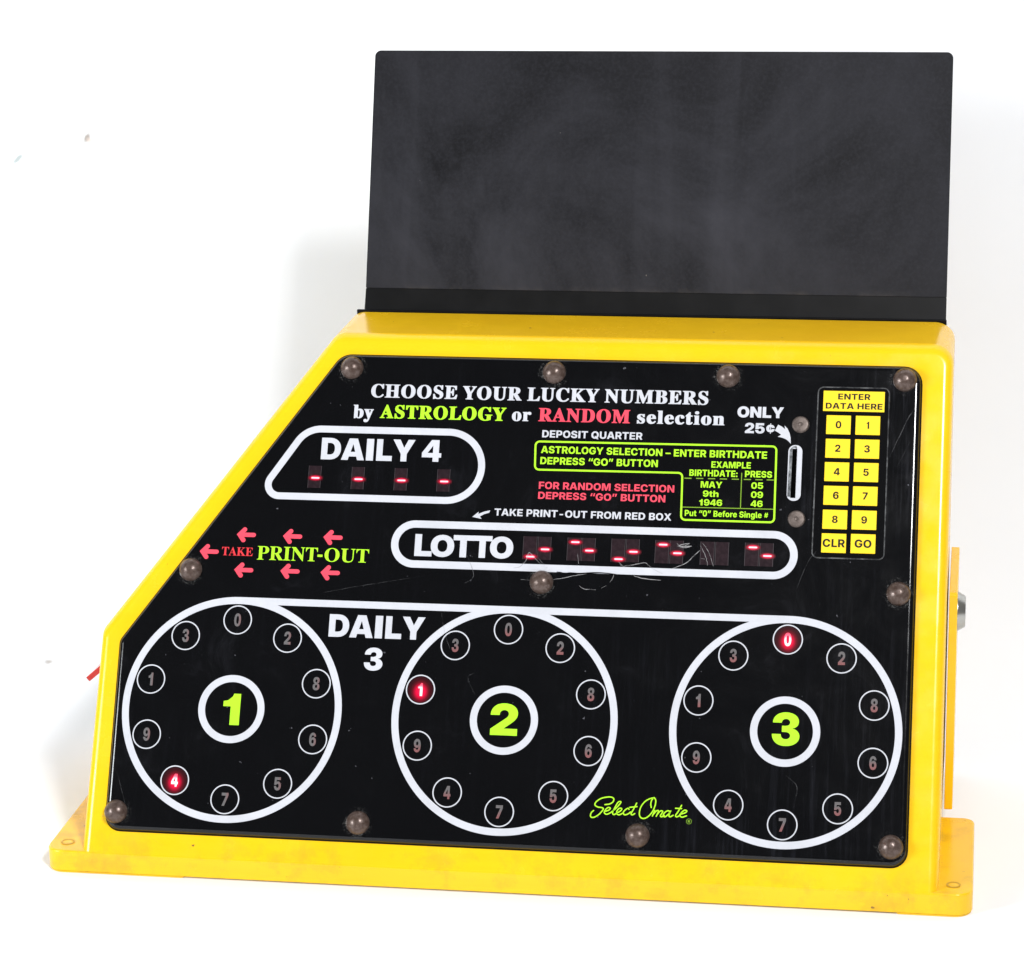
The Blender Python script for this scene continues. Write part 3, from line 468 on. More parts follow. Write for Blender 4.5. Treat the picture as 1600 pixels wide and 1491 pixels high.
"8":[645,[[226,-3,190,5,150,20,118,37,94,54,68,78,52,98,37,126,28,154,25,174,24,218,32,254,41,274,53,294,83,326,110,344,154,364,206,378,162,389,126,405,102,421,76,446,61,470,49,506,47,526,48,570,64,618,89,654,122,684,162,708,218,727,286,738,342,740,410,732,442,724,478,711,526,684,546,666,567,642,586,606,595,578,598,558,598,522,590,486,574,454,554,429,526,409,486,390,440,378,450,374,482,367,522,352,550,335,582,306,602,278,615,246,620,210,619,166,607,126,595,102,583,86,550,53,506,25,454,5,398,-7,342,-12,274,-10],[330,121,354,125,382,137,407,162,419,190,422,218,419,234,407,262,386,284,366,295,350,300,310,302,282,296,266,288,254,280,241,266,229,246,224,230,223,210,225,190,232,170,240,158,258,141,270,133,290,125,310,122],[330,441,354,445,374,454,394,471,403,486,407,498,410,510,409,534,407,546,398,566,378,586,362,595,346,599,302,600,274,590,253,574,244,562,236,542,236,502,248,474,259,462,274,452,290,445,314,441]]],
"9":[645,[[228,-3,180,13,136,37,104,62,79,90,58,122,38,170,32,206,36,210,212,209,218,190,230,170,248,153,260,145,284,137,308,133,348,137,372,145,388,156,409,178,420,198,429,218,437,250,442,282,442,314,440,316,412,285,384,265,360,253,328,245,292,240,248,241,204,249,160,264,124,285,101,302,74,330,55,358,34,402,27,430,22,458,22,510,26,538,35,570,47,598,58,618,96,663,132,691,160,707,188,719,252,736,296,740,328,740,368,736,408,727,440,716,492,688,512,672,541,642,557,622,576,590,601,530,617,462,622,418,622,346,617,282,608,238,597,198,573,142,556,114,528,78,492,45,468,29,436,13,388,-3,340,-11,268,-10],[332,381,348,385,372,397,397,422,413,458,416,478,413,510,401,542,380,567,360,580,340,588,320,590,288,588,256,575,240,563,226,546,218,534,211,514,208,490,210,462,214,446,226,422,252,397,276,385,292,381]]]},
"medium":{
"#":[655,[[105,170,102,174,10,174,9,182,29,298,34,300,122,300,126,302,146,422,142,427,54,427,50,430,71,550,74,553,167,554,194,714,198,728,318,728,322,726,294,558,294,554,298,553,423,554,449,714,452,726,454,728,574,728,578,726,550,554,642,553,646,550,644,534,625,430,622,427,529,426,508,302,510,300,602,300,605,298,582,174,490,174,486,170,460,6,458,2,454,0,338,0,333,2,360,162,358,174,234,174,229,162,202,1,82,0,77,2],[378,300,382,302,400,406,401,426,274,427,257,334,252,302,254,300]]],
"0":[645,[[229,3,181,23,145,48,125,67,104,92,88,116,76,140,60,180,44,248,36,320,36,408,44,480,52,516,64,556,92,616,108,640,128,664,169,697,221,722,273,734,337,738,397,730,425,722,461,706,501,679,528,652,546,628,567,592,579,564,598,496,607,444,611,388,611,336,602,252,587,184,570,140,555,112,539,88,518,64,489,39,465,23,417,3,353,-9,285,-8],[353,135,373,144,393,161,407,180,423,216,431,248,435,280,439,344,439,408,435,452,427,496,415,532,402,556,377,582,353,593,325,598,293,593,269,582,249,563,236,544,224,516,215,480,208,424,207,380,208,304,212,264,220,228,232,192,252,160,269,146,293,135,317,131]]],
"1":[422,[[322,0,172,0,172,520,50,520,50,590,120,608,155,650,200,710,212,728,322,728]]],
"2":[645,[[60,122,62,126,328,360,370,402,397,434,404,446,414,466,419,494,417,530,410,550,397,570,368,591,348,599,328,602,308,602,284,598,264,591,248,580,231,562,222,546,212,498,52,498,50,502,51,522,59,570,67,594,87,630,121,670,160,699,212,722,272,735,340,737,392,731,448,715,492,692,520,671,544,645,565,614,577,586,585,550,587,522,585,490,577,454,570,434,553,402,534,374,501,334,452,284,299,142,304,139,592,139,596,134,596,2,592,0,64,0,60,2]]],
"3":[645,[[233,-1,189,11,141,35,102,64,73,96,56,124,40,168,35,208,37,212,205,212,209,208,212,192,217,180,233,159,257,143,281,135,305,131,337,131,357,135,381,144,397,155,419,180,427,204,427,236,414,264,397,282,385,290,369,298,345,305,317,308,237,308,235,312,235,428,237,431,305,431,337,435,353,439,377,450,395,464,410,488,414,500,416,520,411,548,403,564,393,575,373,590,357,597,337,602,313,602,285,598,269,593,243,576,228,560,221,548,213,518,53,518,49,520,49,524,57,572,69,604,80,624,97,647,133,681,173,706,225,725,289,736,341,738,381,733,417,725,449,714,481,698,505,682,533,655,555,628,565,608,575,584,583,540,583,520,578,492,566,460,550,436,517,407,485,391,440,376,445,373,485,365,517,353,549,334,573,310,591,284,602,256,607,232,608,188,606,172,599,144,591,124,579,104,567,88,544,64,505,36,453,11,389,-5,337,-10,277,-8]]],
"4":[645,[[371,121,23,122,21,126,22,258,319,726,323,728,535,728,537,726,537,262,539,258,623,258,625,254,625,126,623,122,539,122,537,118,537,2,535,0,375,0,372,2],[375,259,375,543,371,544,366,538,194,266,192,262,195,258]]],
"5":[645,[[233,-1,193,11,145,36,109,63,80,96,60,132,47,172,43,196,43,208,45,212,209,212,219,176,233,157,249,143,273,131,301,124,325,123,349,127,385,143,403,160,417,180,426,200,430,220,431,252,426,280,414,308,397,330,369,350,341,358,305,360,273,354,241,338,213,309,173,315,61,338,60,344,91,724,97,727,553,727,555,724,555,592,553,587,237,587,233,584,220,448,219,416,222,416,243,440,261,454,293,470,317,477,349,482,397,482,425,478,461,466,493,450,525,425,550,396,561,380,574,356,586,328,594,292,598,252,594,200,578,144,554,100,538,80,513,55,465,23,413,3,349,-9,277,-8]]],
"6":[645,[[238,3,206,15,174,31,135,60,114,81,93,108,65,160,44,224,33,308,33,392,41,460,49,496,61,536,89,596,113,632,130,651,174,690,226,718,282,733,318,737,354,738,390,734,438,722,482,702,518,678,555,640,579,604,596,564,605,520,602,518,438,518,426,544,415,560,398,574,382,582,354,589,334,590,314,588,290,582,270,570,251,552,241,540,226,512,217,488,209,456,202,380,204,376,207,376,221,400,258,438,290,457,322,470,358,478,402,479,446,474,482,462,506,450,534,430,563,400,584,368,603,324,611,284,611,208,607,184,596,148,575,108,547,72,514,44,494,31,462,15,418,0,362,-9,294,-8],[338,123,366,128,386,136,402,147,423,168,435,188,443,212,446,232,443,272,427,308,410,329,394,341,378,350,350,358,314,357,286,349,266,338,244,316,233,300,221,268,218,248,218,232,224,200,241,168,256,152,274,139,302,127,322,123]]],
"7":[645,[[405,586,403,588,63,588,61,590,61,726,63,728,583,727,584,586,289,2,287,0,115,0,112,2]]],
"8":[645,[[229,-1,201,7,157,24,129,39,105,55,81,77,56,108,43,132,31,176,31,216,40,252,55,284,76,312,109,341,145,361,194,376,189,381,157,391,133,403,106,424,83,452,68,480,60,508,57,540,59,572,75,616,100,652,137,685,165,702,209,721,261,733,305,738,341,738,381,734,421,725,445,718,465,710,501,690,542,656,558,636,578,600,586,568,587,520,578,484,567,460,550,436,529,415,497,395,457,381,452,376,489,366,529,346,561,321,579,300,599,268,610,236,614,212,614,176,602,132,578,92,541,55,509,34,457,11,393,-5,341,-10,277,-8],[345,114,377,123,401,139,414,152,426,172,434,208,431,236,427,248,414,268,403,280,385,294,369,302,333,310,313,310,277,302,253,290,242,280,227,264,220,252,213,228,211,200,216,180,223,164,231,152,249,135,269,123,293,115],[333,432,365,439,393,458,402,468,414,488,419,520,418,540,415,552,398,580,381,594,365,602,337,610,309,610,289,605,269,597,257,589,244,576,232,556,227,540,226,516,228,500,235,480,245,466,261,451,273,443,293,435]]],
"9":[645,[[230,-2,186,13,150,33,116,59,85,95,65,127,49,167,40,207,46,209,206,209,211,207,216,191,230,169,242,157,262,145,286,138,306,136,330,137,346,141,366,150,384,163,399,179,418,211,428,235,439,287,443,351,438,351,424,327,402,302,374,281,334,261,282,249,238,249,202,253,174,262,154,270,122,290,97,311,69,347,49,387,37,427,32,467,33,507,41,555,49,579,65,611,97,655,130,684,154,700,186,716,238,732,294,739,358,736,398,728,426,720,474,696,514,665,536,643,556,615,575,579,591,539,607,471,613,403,611,319,599,243,580,179,552,123,535,99,506,65,478,41,454,26,430,13,398,1,338,-11,270,-9],[326,370,346,374,378,389,398,408,412,427,423,451,427,475,427,499,423,523,415,543,399,567,386,579,366,592,346,600,326,604,302,604,278,599,254,588,242,580,225,563,212,543,205,527,200,503,201,463,210,435,225,411,242,393,258,383,282,373,298,370]]],
"A":[770,[[265,725,269,728,493,728,497,726,746,2,741,0,553,1,506,150,501,155,265,155,260,150,213,0,29,0,24,2],[457,286,461,290,416,442,381,583,377,582,376,578,334,398,304,294,305,286]]],
"C":[743,[[298,-1,270,7,238,19,206,35,186,47,150,75,133,92,105,128,73,184,61,216,49,264,40,348,41,400,44,432,49,460,61,508,73,540,89,572,121,620,166,665,190,682,222,700,262,718,286,725,326,734,370,738,438,734,498,722,542,705,578,685,618,654,651,616,676,576,695,524,705,472,702,470,534,470,531,472,519,512,498,543,470,566,454,574,430,582,398,586,370,586,330,577,306,566,282,549,269,536,249,508,233,472,221,428,216,380,218,320,229,264,245,224,261,200,274,185,302,163,342,147,362,143,394,142,414,143,446,151,482,171,502,190,515,208,523,224,534,258,702,258,705,256,704,240,699,216,687,180,660,128,635,96,614,75,574,43,522,15,470,-1,418,-9,342,-8]]],
"D":[722,[[57,726,59,728,323,728,355,727,395,723,435,715,483,699,523,680,559,656,608,606,640,558,660,510,668,486,680,418,680,310,669,246,648,186,612,126,575,85,531,52,475,25,419,9,339,0,59,0,57,2],[351,149,379,153,407,162,431,173,455,191,472,210,488,238,500,270,509,326,509,402,500,454,488,490,468,522,447,543,411,564,375,575,347,579,231,580,229,578,229,150,231,147]]],
"E":[610,[[57,726,59,728,559,728,561,726,561,590,559,587,229,586,229,438,231,436,531,436,535,434,535,302,531,299,231,299,229,294,229,146,231,141,559,141,561,138,561,2,559,0,59,0,57,2]]],
"G":[752,[[302,-1,270,7,230,23,206,36,166,63,147,80,109,124,93,148,73,188,62,216,49,264,41,324,40,348,41,400,45,436,53,480,62,508,88,568,121,616,170,666,198,685,234,705,266,718,306,729,374,738,406,738,446,733,486,725,538,706,582,682,618,653,651,616,672,584,692,536,701,492,698,490,530,490,527,492,511,528,494,549,466,569,430,582,410,586,370,586,334,578,306,565,273,540,249,508,233,472,221,428,217,396,216,348,221,300,232,256,249,220,269,192,298,167,330,151,362,143,414,142,446,148,482,162,511,184,532,216,540,240,544,268,538,270,398,271,397,392,402,396,706,396,709,392,708,256,696,196,684,164,668,132,635,88,594,51,562,31,530,16,474,-1,422,-9,346,-8]]],
"H":[748,[[57,726,59,728,227,728,229,726,229,446,231,442,515,442,520,446,520,726,523,728,691,727,692,2,687,0,523,0,520,2,519,300,231,301,229,298,229,2,227,0,59,0,57,2]]],
"L":[565,[[57,726,59,728,227,728,229,726,229,142,531,141,533,138,533,2,531,0,59,0,57,2]]],
"N":[766,[[57,726,59,728,243,728,248,726,464,374,509,290,539,221,541,230,533,378,533,726,535,728,707,728,709,726,709,2,707,0,523,0,518,2,318,326,269,414,227,505,224,494,232,374,233,318,233,2,231,0,59,0,57,2]]],
"O":[773,[[302,-1,258,11,194,43,147,80,118,112,100,136,69,196,57,232,49,264,40,348,41,400,44,432,49,460,61,508,85,564,101,592,122,620,166,665,202,690,230,704,290,726,334,734,374,738,442,734,470,729,510,717,570,690,606,665,622,651,651,620,672,592,688,564,708,520,724,460,732,388,732,324,728,292,719,244,711,216,687,160,652,108,606,63,566,35,542,23,486,3,418,-9,346,-8],[406,142,434,147,470,162,498,183,524,216,536,240,547,276,556,328,556,384,552,428,544,464,527,504,508,532,482,557,462,570,442,578,406,586,366,586,330,578,298,562,270,539,250,512,233,476,225,448,217,396,217,332,221,296,233,252,245,224,257,204,270,189,294,168,318,155,358,143]]],
"R":[662,[[57,726,59,728,379,727,415,723,455,714,487,703,523,683,549,662,568,642,596,598,608,570,616,538,620,502,620,470,616,438,608,402,596,374,585,354,566,330,539,304,495,278,644,2,639,0,459,0,453,6,323,249,231,250,229,246,229,2,227,0,59,0,57,2],[355,389,387,397,411,412,425,426,432,438,440,470,439,510,432,534,423,549,399,570,379,580,363,584,327,588,231,588,229,586,229,390,231,387]]],
"T":[677,[[252,586,34,587,32,590,32,726,34,728,642,728,644,726,644,590,642,587,425,586,424,2,422,0,254,0,252,2]]]},
"serif":{
"A":[702,[[-39,-3,-39,29,-37,32,-33,35,-5,40,7,47,28,73,40,97,281,697,287,701,295,703,347,702,359,697,610,105,626,73,643,48,655,40,683,33,685,29,685,-3,679,-8,671,-9,323,-8,316,-3,315,1,315,25,318,33,367,39,379,44,391,54,396,69,389,97,353,185,351,188,179,188,142,101,138,81,138,65,148,49,163,40,212,33,216,29,215,-4,207,-8,199,-9,-25,-9,-34,-7],[328,249,280,369,263,405,201,253,203,248]]],
"B":[711,[[-2,-3,-2,29,7,34,47,40,63,49,76,65,84,97,85,561,80,601,72,621,59,635,51,639,39,642,11,644,-1,648,-3,653,-3,677,-1,683,11,687,351,687,411,684,487,670,531,654,565,633,593,605,611,565,616,525,613,485,605,461,596,445,585,429,563,407,523,383,482,369,547,345,582,325,613,297,633,269,645,237,649,201,648,169,636,121,624,97,607,74,575,44,531,20,499,8,443,-4,383,-9,15,-9,4,-7],[347,47,371,56,387,67,401,85,413,113,420,149,422,177,420,225,416,249,408,273,397,293,386,305,375,314,351,326,335,330,299,334,297,329,298,81,306,57,319,48],[335,392,351,399,367,411,376,421,385,437,396,477,398,505,396,549,388,585,376,609,369,617,351,630,335,635,319,636,307,631,301,621,298,605,297,389,299,386]]],
"C":[749,[[283,-16,239,-4,203,11,167,32,135,55,103,87,82,113,57,153,41,185,26,229,18,269,13,325,14,373,18,409,26,449,47,505,74,553,102,589,123,610,159,639,183,654,207,667,259,687,319,699,359,702,411,702,447,698,487,690,539,674,575,660,589,673,599,697,603,699,615,702,659,702,671,699,676,693,676,461,676,457,671,452,615,450,603,452,598,457,584,493,567,525,552,549,527,579,499,607,471,627,447,639,423,647,403,650,371,646,335,630,299,596,274,553,254,489,246,437,242,389,242,293,246,249,257,189,277,137,303,97,343,64,383,49,423,45,443,48,471,55,523,80,571,116,611,160,619,166,659,165,678,149,692,133,689,125,665,93,627,55,583,24,543,3,499,-12,447,-22,403,-25,327,-23]]],
"D":[790,[[4,-3,4,29,10,33,50,39,66,47,75,57,83,89,84,569,79,605,70,624,50,639,38,642,10,644,-2,648,-4,653,-4,677,-2,683,10,687,354,687,422,682,486,670,534,655,562,642,594,623,631,593,667,549,695,497,707,465,715,433,723,349,716,245,695,173,658,109,644,93,605,57,542,23,454,-1,358,-9,18,-9,9,-7],[354,48,390,60,422,82,451,117,471,161,483,205,491,253,496,325,491,425,480,489,460,545,434,584,402,613,366,630,326,635,314,631,304,621,300,609,297,581,297,97,304,61,310,53,318,48]]],
"E":[710,[[-5,-3,-4,29,9,34,41,37,53,40,65,47,78,65,86,105,86,561,83,593,75,617,71,625,61,634,41,642,13,644,-1,649,-2,677,1,684,13,687,605,687,617,684,620,677,620,477,619,473,613,468,561,467,549,470,544,477,534,525,522,553,507,577,497,587,465,609,429,622,381,630,321,630,309,626,305,621,300,605,298,589,298,381,301,377,321,381,345,392,370,417,391,461,405,519,417,523,465,523,473,521,479,517,479,177,477,171,465,167,417,167,405,170,401,181,398,209,389,245,375,277,357,298,345,306,329,314,301,319,298,317,298,93,300,77,304,65,313,56,325,52,381,52,429,60,453,67,473,76,493,88,509,99,535,125,562,165,589,219,601,222,657,221,665,217,666,209,624,-3,617,-8,609,-9,9,-9,0,-7]]],
"G":[808,[[293,-15,261,-8,225,5,189,21,157,41,126,66,88,106,64,142,47,174,32,214,23,250,16,306,15,358,20,410,31,462,43,494,61,530,76,554,121,607,149,631,185,655,209,668,249,683,317,699,357,702,409,702,445,699,489,690,517,683,573,663,577,663,587,674,601,699,613,702,661,702,673,700,677,694,677,458,673,452,661,449,613,449,601,452,582,498,562,534,525,581,497,607,469,627,445,639,421,647,405,650,381,647,365,643,333,628,300,594,275,550,256,482,246,414,243,346,244,298,252,222,268,158,279,130,293,106,304,90,326,66,341,53,361,41,381,33,405,29,421,29,441,33,457,40,471,54,479,70,483,90,484,198,478,230,469,244,453,255,437,259,397,262,386,266,384,270,384,294,384,298,389,302,401,304,757,304,765,302,771,298,771,270,769,266,713,255,701,244,696,234,692,218,690,198,690,42,685,36,649,20,601,4,517,-15,453,-23,373,-24,341,-22]]],
"H":[831,[[-3,-3,-3,29,7,34,47,40,63,48,72,57,77,65,84,97,85,573,79,605,67,627,47,638,11,644,-1,649,-1,682,7,686,15,687,371,687,383,684,386,677,386,653,383,647,323,635,310,625,302,609,297,577,297,385,299,382,479,382,483,385,483,577,479,605,471,625,459,634,427,642,407,644,395,649,395,682,403,686,411,687,767,687,779,683,781,677,780,649,767,644,731,638,715,630,702,613,698,597,695,573,695,113,701,73,707,61,715,51,735,39,775,33,781,29,781,1,779,-5,767,-9,411,-9,403,-8,395,-4,395,30,403,34,431,37,455,44,467,53,477,69,483,109,483,317,479,320,299,320,297,317,297,109,301,77,310,57,319,48,335,40,383,32,386,25,386,1,383,-6,371,-9,11,-9,2,-7]]],
"K":[812,[[-2,-3,-2,29,8,34,48,40,64,48,73,57,78,65,85,97,86,573,81,605,73,621,64,631,48,639,12,644,0,649,0,682,8,686,16,687,372,687,384,684,387,677,387,653,384,647,324,635,311,625,303,609,298,577,298,413,300,407,465,573,490,609,492,625,488,631,476,638,460,642,420,644,408,649,407,677,407,681,412,685,424,687,732,687,740,686,748,682,748,649,736,644,700,642,676,635,656,626,624,607,568,562,434,425,434,421,450,401,722,65,740,49,756,39,792,34,798,29,799,1,796,-6,784,-9,408,-9,396,-6,392,1,392,25,396,32,404,35,444,36,460,39,470,49,470,57,450,89,300,278,298,273,298,109,304,73,311,57,328,43,336,40,384,32,387,25,387,1,384,-6,372,-9,12,-9,3,-7]]],
"L":[687,[[-3,-3,-3,29,7,34,47,40,63,48,72,57,77,65,84,97,85,573,80,605,73,621,63,631,51,638,35,642,11,644,-1,649,-2,681,7,686,15,687,383,687,395,684,398,677,398,653,395,647,383,644,347,642,331,639,320,633,305,617,298,589,297,109,302,73,305,65,315,55,327,52,355,50,411,56,443,65,463,73,503,100,536,137,560,177,583,233,591,238,599,239,655,238,661,233,660,213,624,-3,615,-8,607,-9,11,-9,2,-7]]],
"M":[996,[[-5,-3,-5,25,-3,31,5,34,41,39,61,48,74,61,83,85,86,109,86,577,81,609,79,617,69,629,53,638,9,644,-3,649,-3,682,5,686,13,687,285,687,293,686,301,681,456,313,468,285,473,279,645,683,657,687,929,687,937,686,944,681,944,649,933,644,913,641,889,633,871,617,863,597,860,569,860,113,863,81,871,57,885,43,905,37,933,35,941,32,944,25,944,1,941,-6,929,-9,577,-9,569,-7,563,-3,563,25,565,31,573,34,609,40,629,48,638,57,647,77,651,113,651,453,649,462,453,-5,441,-9,393,-9,385,-8,376,-3,185,448,183,441,183,109,187,77,196,57,209,45,221,39,241,36,269,34,277,30,278,-3,269,-8,261,-9,9,-9,0,-7]]],
"N":[787,[[570,-15,187,451,185,445,186,93,194,61,207,47,223,39,271,32,274,25,273,-3,267,-8,259,-9,15,-9,7,-7,1,-3,1,25,3,31,11,34,55,40,63,43,75,55,84,77,87,105,87,573,52,617,31,639,2,649,1,677,3,683,15,687,243,687,251,686,259,682,555,321,556,573,552,605,545,621,531,634,519,638,479,644,468,649,468,681,475,686,483,687,723,687,731,686,740,681,739,649,727,644,703,642,687,638,672,629,665,621,658,601,654,573,653,-19,647,-24,639,-25,587,-25,580,-23]]],
"O":[834,[[261,-8,229,4,189,24,153,48,125,71,100,97,76,129,57,161,40,197,28,233,20,273,16,305,15,357,23,425,32,457,47,497,64,529,88,565,112,593,149,626,197,658,233,675,277,690,349,702,437,702,493,694,533,683,573,666,621,638,672,593,702,557,715,537,734,501,746,473,762,413,766,385,768,321,766,293,759,249,739,189,706,129,678,93,653,68,605,32,549,3,489,-16,433,-24,357,-25,333,-23],[417,32,453,50,486,85,507,125,526,189,534,245,539,333,538,385,531,457,518,513,503,553,483,589,457,618,429,638,393,650,365,646,325,626,297,596,276,557,256,493,245,417,242,345,244,281,251,217,264,165,277,129,299,89,325,59,353,39,389,28]]],
"R":[756,[[-3,-3,-3,29,7,34,47,40,63,48,72,57,77,65,84,97,85,573,79,605,67,627,47,638,11,644,-1,649,-1,682,7,686,15,687,355,687,423,683,495,670,543,654,575,637,591,627,607,611,624,589,633,573,644,537,647,493,644,461,635,433,620,405,594,377,567,357,531,339,503,330,503,325,681,61,703,40,711,36,735,33,741,29,741,1,739,-5,727,-9,495,-9,479,-5,299,274,297,269,297,109,303,73,310,57,327,43,335,40,383,32,386,25,386,1,383,-6,371,-9,11,-9,2,-7],[347,363,379,379,404,405,412,421,420,445,424,469,426,501,424,533,415,569,404,593,387,611,371,623,347,631,327,632,311,627,301,613,298,597,297,361,299,357]]],
"S":[633,[[38,-19,38,-15,38,233,38,237,44,243,104,244,116,241,120,233,130,193,143,157,170,105,188,83,208,63,232,48,252,39,284,32,300,32,320,36,344,48,364,66,378,85,385,105,389,129,388,145,381,169,365,193,352,206,316,229,192,291,152,316,116,343,79,385,67,405,55,437,48,481,48,509,51,537,59,569,67,589,83,617,104,643,140,671,180,690,212,698,248,703,316,702,384,690,440,675,446,681,451,697,460,702,516,703,528,700,531,693,531,477,528,469,524,467,468,466,456,470,433,533,406,577,376,610,356,626,336,638,316,647,300,651,276,651,260,647,244,638,224,620,216,609,207,589,204,569,206,545,214,525,224,511,244,493,284,467,416,405,464,378,496,354,529,317,545,289,557,249,561,213,561,185,557,149,549,121,537,93,522,69,495,41,468,20,420,-4,380,-16,316,-24,256,-24,196,-16,128,5,122,-3,117,-19,108,-24,52,-25,43,-23]]],
"T":[682,[[111,-3,111,29,120,34,148,36,164,39,180,46,188,53,196,65,205,97,205,633,184,630,152,618,119,593,103,573,87,545,75,509,68,469,56,464,4,464,-8,468,-10,473,-10,681,-4,685,4,687,620,687,628,686,636,682,637,473,636,468,628,464,576,463,564,466,559,473,552,513,542,545,517,585,492,607,464,623,428,633,420,633,418,629,419,97,426,65,440,47,456,39,476,36,500,35,512,31,514,25,514,-3,508,-7,500,-9,128,-9,117,-7]]],
"U":[785,[[262,-19,218,-8,190,5,170,17,137,46,113,82,106,98,92,138,84,194,83,570,80,598,72,618,58,632,42,639,6,645,-2,648,-4,654,-3,682,10,687,370,687,383,682,384,654,382,648,374,645,334,639,314,631,305,622,297,598,295,574,296,182,301,142,306,126,313,106,326,84,338,70,362,53,386,45,410,43,434,45,462,53,474,58,504,78,528,106,539,130,555,190,558,234,558,570,555,594,546,618,534,630,510,640,466,647,463,654,464,682,478,687,718,687,730,683,732,678,732,650,726,646,686,635,674,627,664,614,657,590,655,254,651,194,644,150,636,122,623,90,611,70,590,43,570,24,546,8,522,-4,490,-15,454,-23,418,-27,342,-28,310,-26]]],
"Y":[686,[[126,-3,125,1,125,25,128,32,172,39,184,43,200,57,208,77,213,109,213,261,29,597,14,617,-4,634,-44,647,-46,653,-46,681,-40,685,-32,687,320,687,332,683,334,653,332,647,320,643,284,642,272,638,259,625,258,617,266,593,372,387,473,553,485,577,493,605,489,621,476,635,452,642,424,643,416,646,413,653,413,677,416,684,428,687,664,687,676,684,680,677,679,649,672,644,660,642,644,635,627,621,610,601,426,301,425,109,430,73,438,57,452,45,464,40,504,34,512,31,514,25,514,-3,508,-7,500,-9,140,-9,131,-7]]],
"b":[589,[[38,-20,38,-16,37,604,34,624,26,636,16,642,-8,646,-12,649,-14,652,-14,680,-8,686,0,687,224,686,229,684,232,676,232,468,236,465,268,477,296,482,372,481,404,473,424,465,460,441,477,424,497,396,512,368,522,344,530,312,534,280,535,228,533,204,525,160,506,108,476,60,440,23,416,7,384,-9,332,-22,312,-24,252,-22,224,-17,200,-9,156,16,100,-24,52,-26,43,-24],[292,40,306,52,320,80,333,136,339,212,337,288,333,320,326,352,317,372,306,388,296,398,276,406,264,402,246,388,238,376,232,356,232,100,234,80,240,60,246,48,256,38,272,31]]],
"c":[489,[[137,-8,101,13,67,42,49,66,28,102,12,146,3,206,4,254,9,286,20,326,44,374,68,406,105,439,137,459,157,468,197,479,237,484,301,483,329,479,357,471,381,460,401,446,426,418,435,398,439,374,438,346,430,326,413,308,385,297,325,296,297,304,284,314,272,334,267,354,267,406,263,422,253,431,249,431,234,422,219,406,207,382,200,358,196,330,193,266,196,222,204,178,220,134,232,114,254,90,265,81,281,72,305,67,325,72,353,88,377,111,393,116,425,114,446,98,449,94,450,86,427,58,401,32,377,14,345,-4,313,-15,277,-22,209,-24,189,-22]]],
"e":[500,[[133,-8,97,13,73,34,55,54,40,78,19,122,7,174,3,214,3,250,8,294,20,338,44,386,65,413,91,438,109,451,149,471,185,480,209,483,253,483,293,479,321,472,361,452,395,422,411,402,422,382,437,342,446,290,447,246,445,242,433,238,205,238,201,234,204,194,211,158,220,134,232,114,245,98,261,84,281,76,293,74,313,77,333,88,359,110,377,132,385,136,425,135,447,114,450,106,430,74,405,44,373,17,345,0,317,-12,273,-22,205,-24,185,-22],[269,295,274,298,274,334,270,378,266,398,259,414,254,422,245,428,237,428,229,422,219,410,211,394,204,366,200,334,199,298,201,295]]],
"i":[347,[[1,-3,1,25,3,29,31,35,40,41,48,53,52,77,52,385,48,413,43,420,35,426,15,429,5,433,5,465,11,469,19,471,231,471,241,469,246,465,247,461,247,77,250,57,257,41,267,35,292,29,293,-3,287,-8,279,-9,15,-9,6,-7],[95,539,79,549,66,561,55,581,50,597,49,625,54,645,62,661,87,686,103,693,123,698,179,698,207,689,223,679,241,657,248,641,251,625,251,605,248,589,236,565,219,547,199,537,183,532,131,530,113,533]]],
"l":[349,[[1,-3,1,25,3,29,31,35,40,41,48,53,52,77,52,601,49,625,43,636,35,643,6,649,5,681,11,686,19,687,239,686,246,681,247,677,247,77,250,57,257,41,267,35,292,29,293,-3,287,-8,279,-9,15,-9,6,-7]]],
"n":[619,[[1,-3,1,25,3,29,31,35,39,40,48,53,52,77,52,381,49,405,43,417,31,427,7,431,2,437,3,466,11,470,19,471,231,471,243,468,247,455,279,470,307,478,327,482,379,483,415,479,443,470,475,449,492,429,503,405,508,393,516,357,518,77,521,57,526,45,531,39,539,35,565,29,567,25,567,1,563,-6,551,-9,15,-9,6,-7],[303,35,312,41,321,57,324,81,324,333,317,377,313,385,303,392,291,390,277,381,257,361,246,345,246,77,250,53,255,43,263,36,283,32]]],
"o":[553,[[156,-11,128,1,108,12,85,30,64,51,43,78,26,110,15,138,7,170,3,198,3,258,10,306,26,350,43,382,54,398,92,436,120,454,160,472,192,479,224,483,276,483,328,475,372,459,404,439,446,398,473,354,489,310,497,262,497,198,489,150,473,106,450,66,428,40,388,9,356,-7,316,-19,276,-24,204,-22],[256,29,273,42,282,54,289,70,297,114,301,190,301,262,293,362,286,394,278,410,264,426,252,433,244,432,230,422,220,406,215,394,207,358,200,262,203,134,211,78,223,50,236,36,248,28]]],
"r":[480,[[1,-3,1,25,3,29,31,35,40,41,48,53,52,77,52,385,49,409,43,420,35,426,15,429,5,433,5,461,7,467,19,471,231,471,242,465,243,449,247,448,271,465,299,477,327,483,371,483,411,474,435,458,445,445,453,429,456,413,457,389,452,365,443,349,431,337,415,328,399,323,335,324,323,327,307,337,279,369,265,353,254,329,248,293,250,65,258,45,267,39,318,29,320,25,319,-4,311,-8,303,-9,15,-9,6,-7]]],
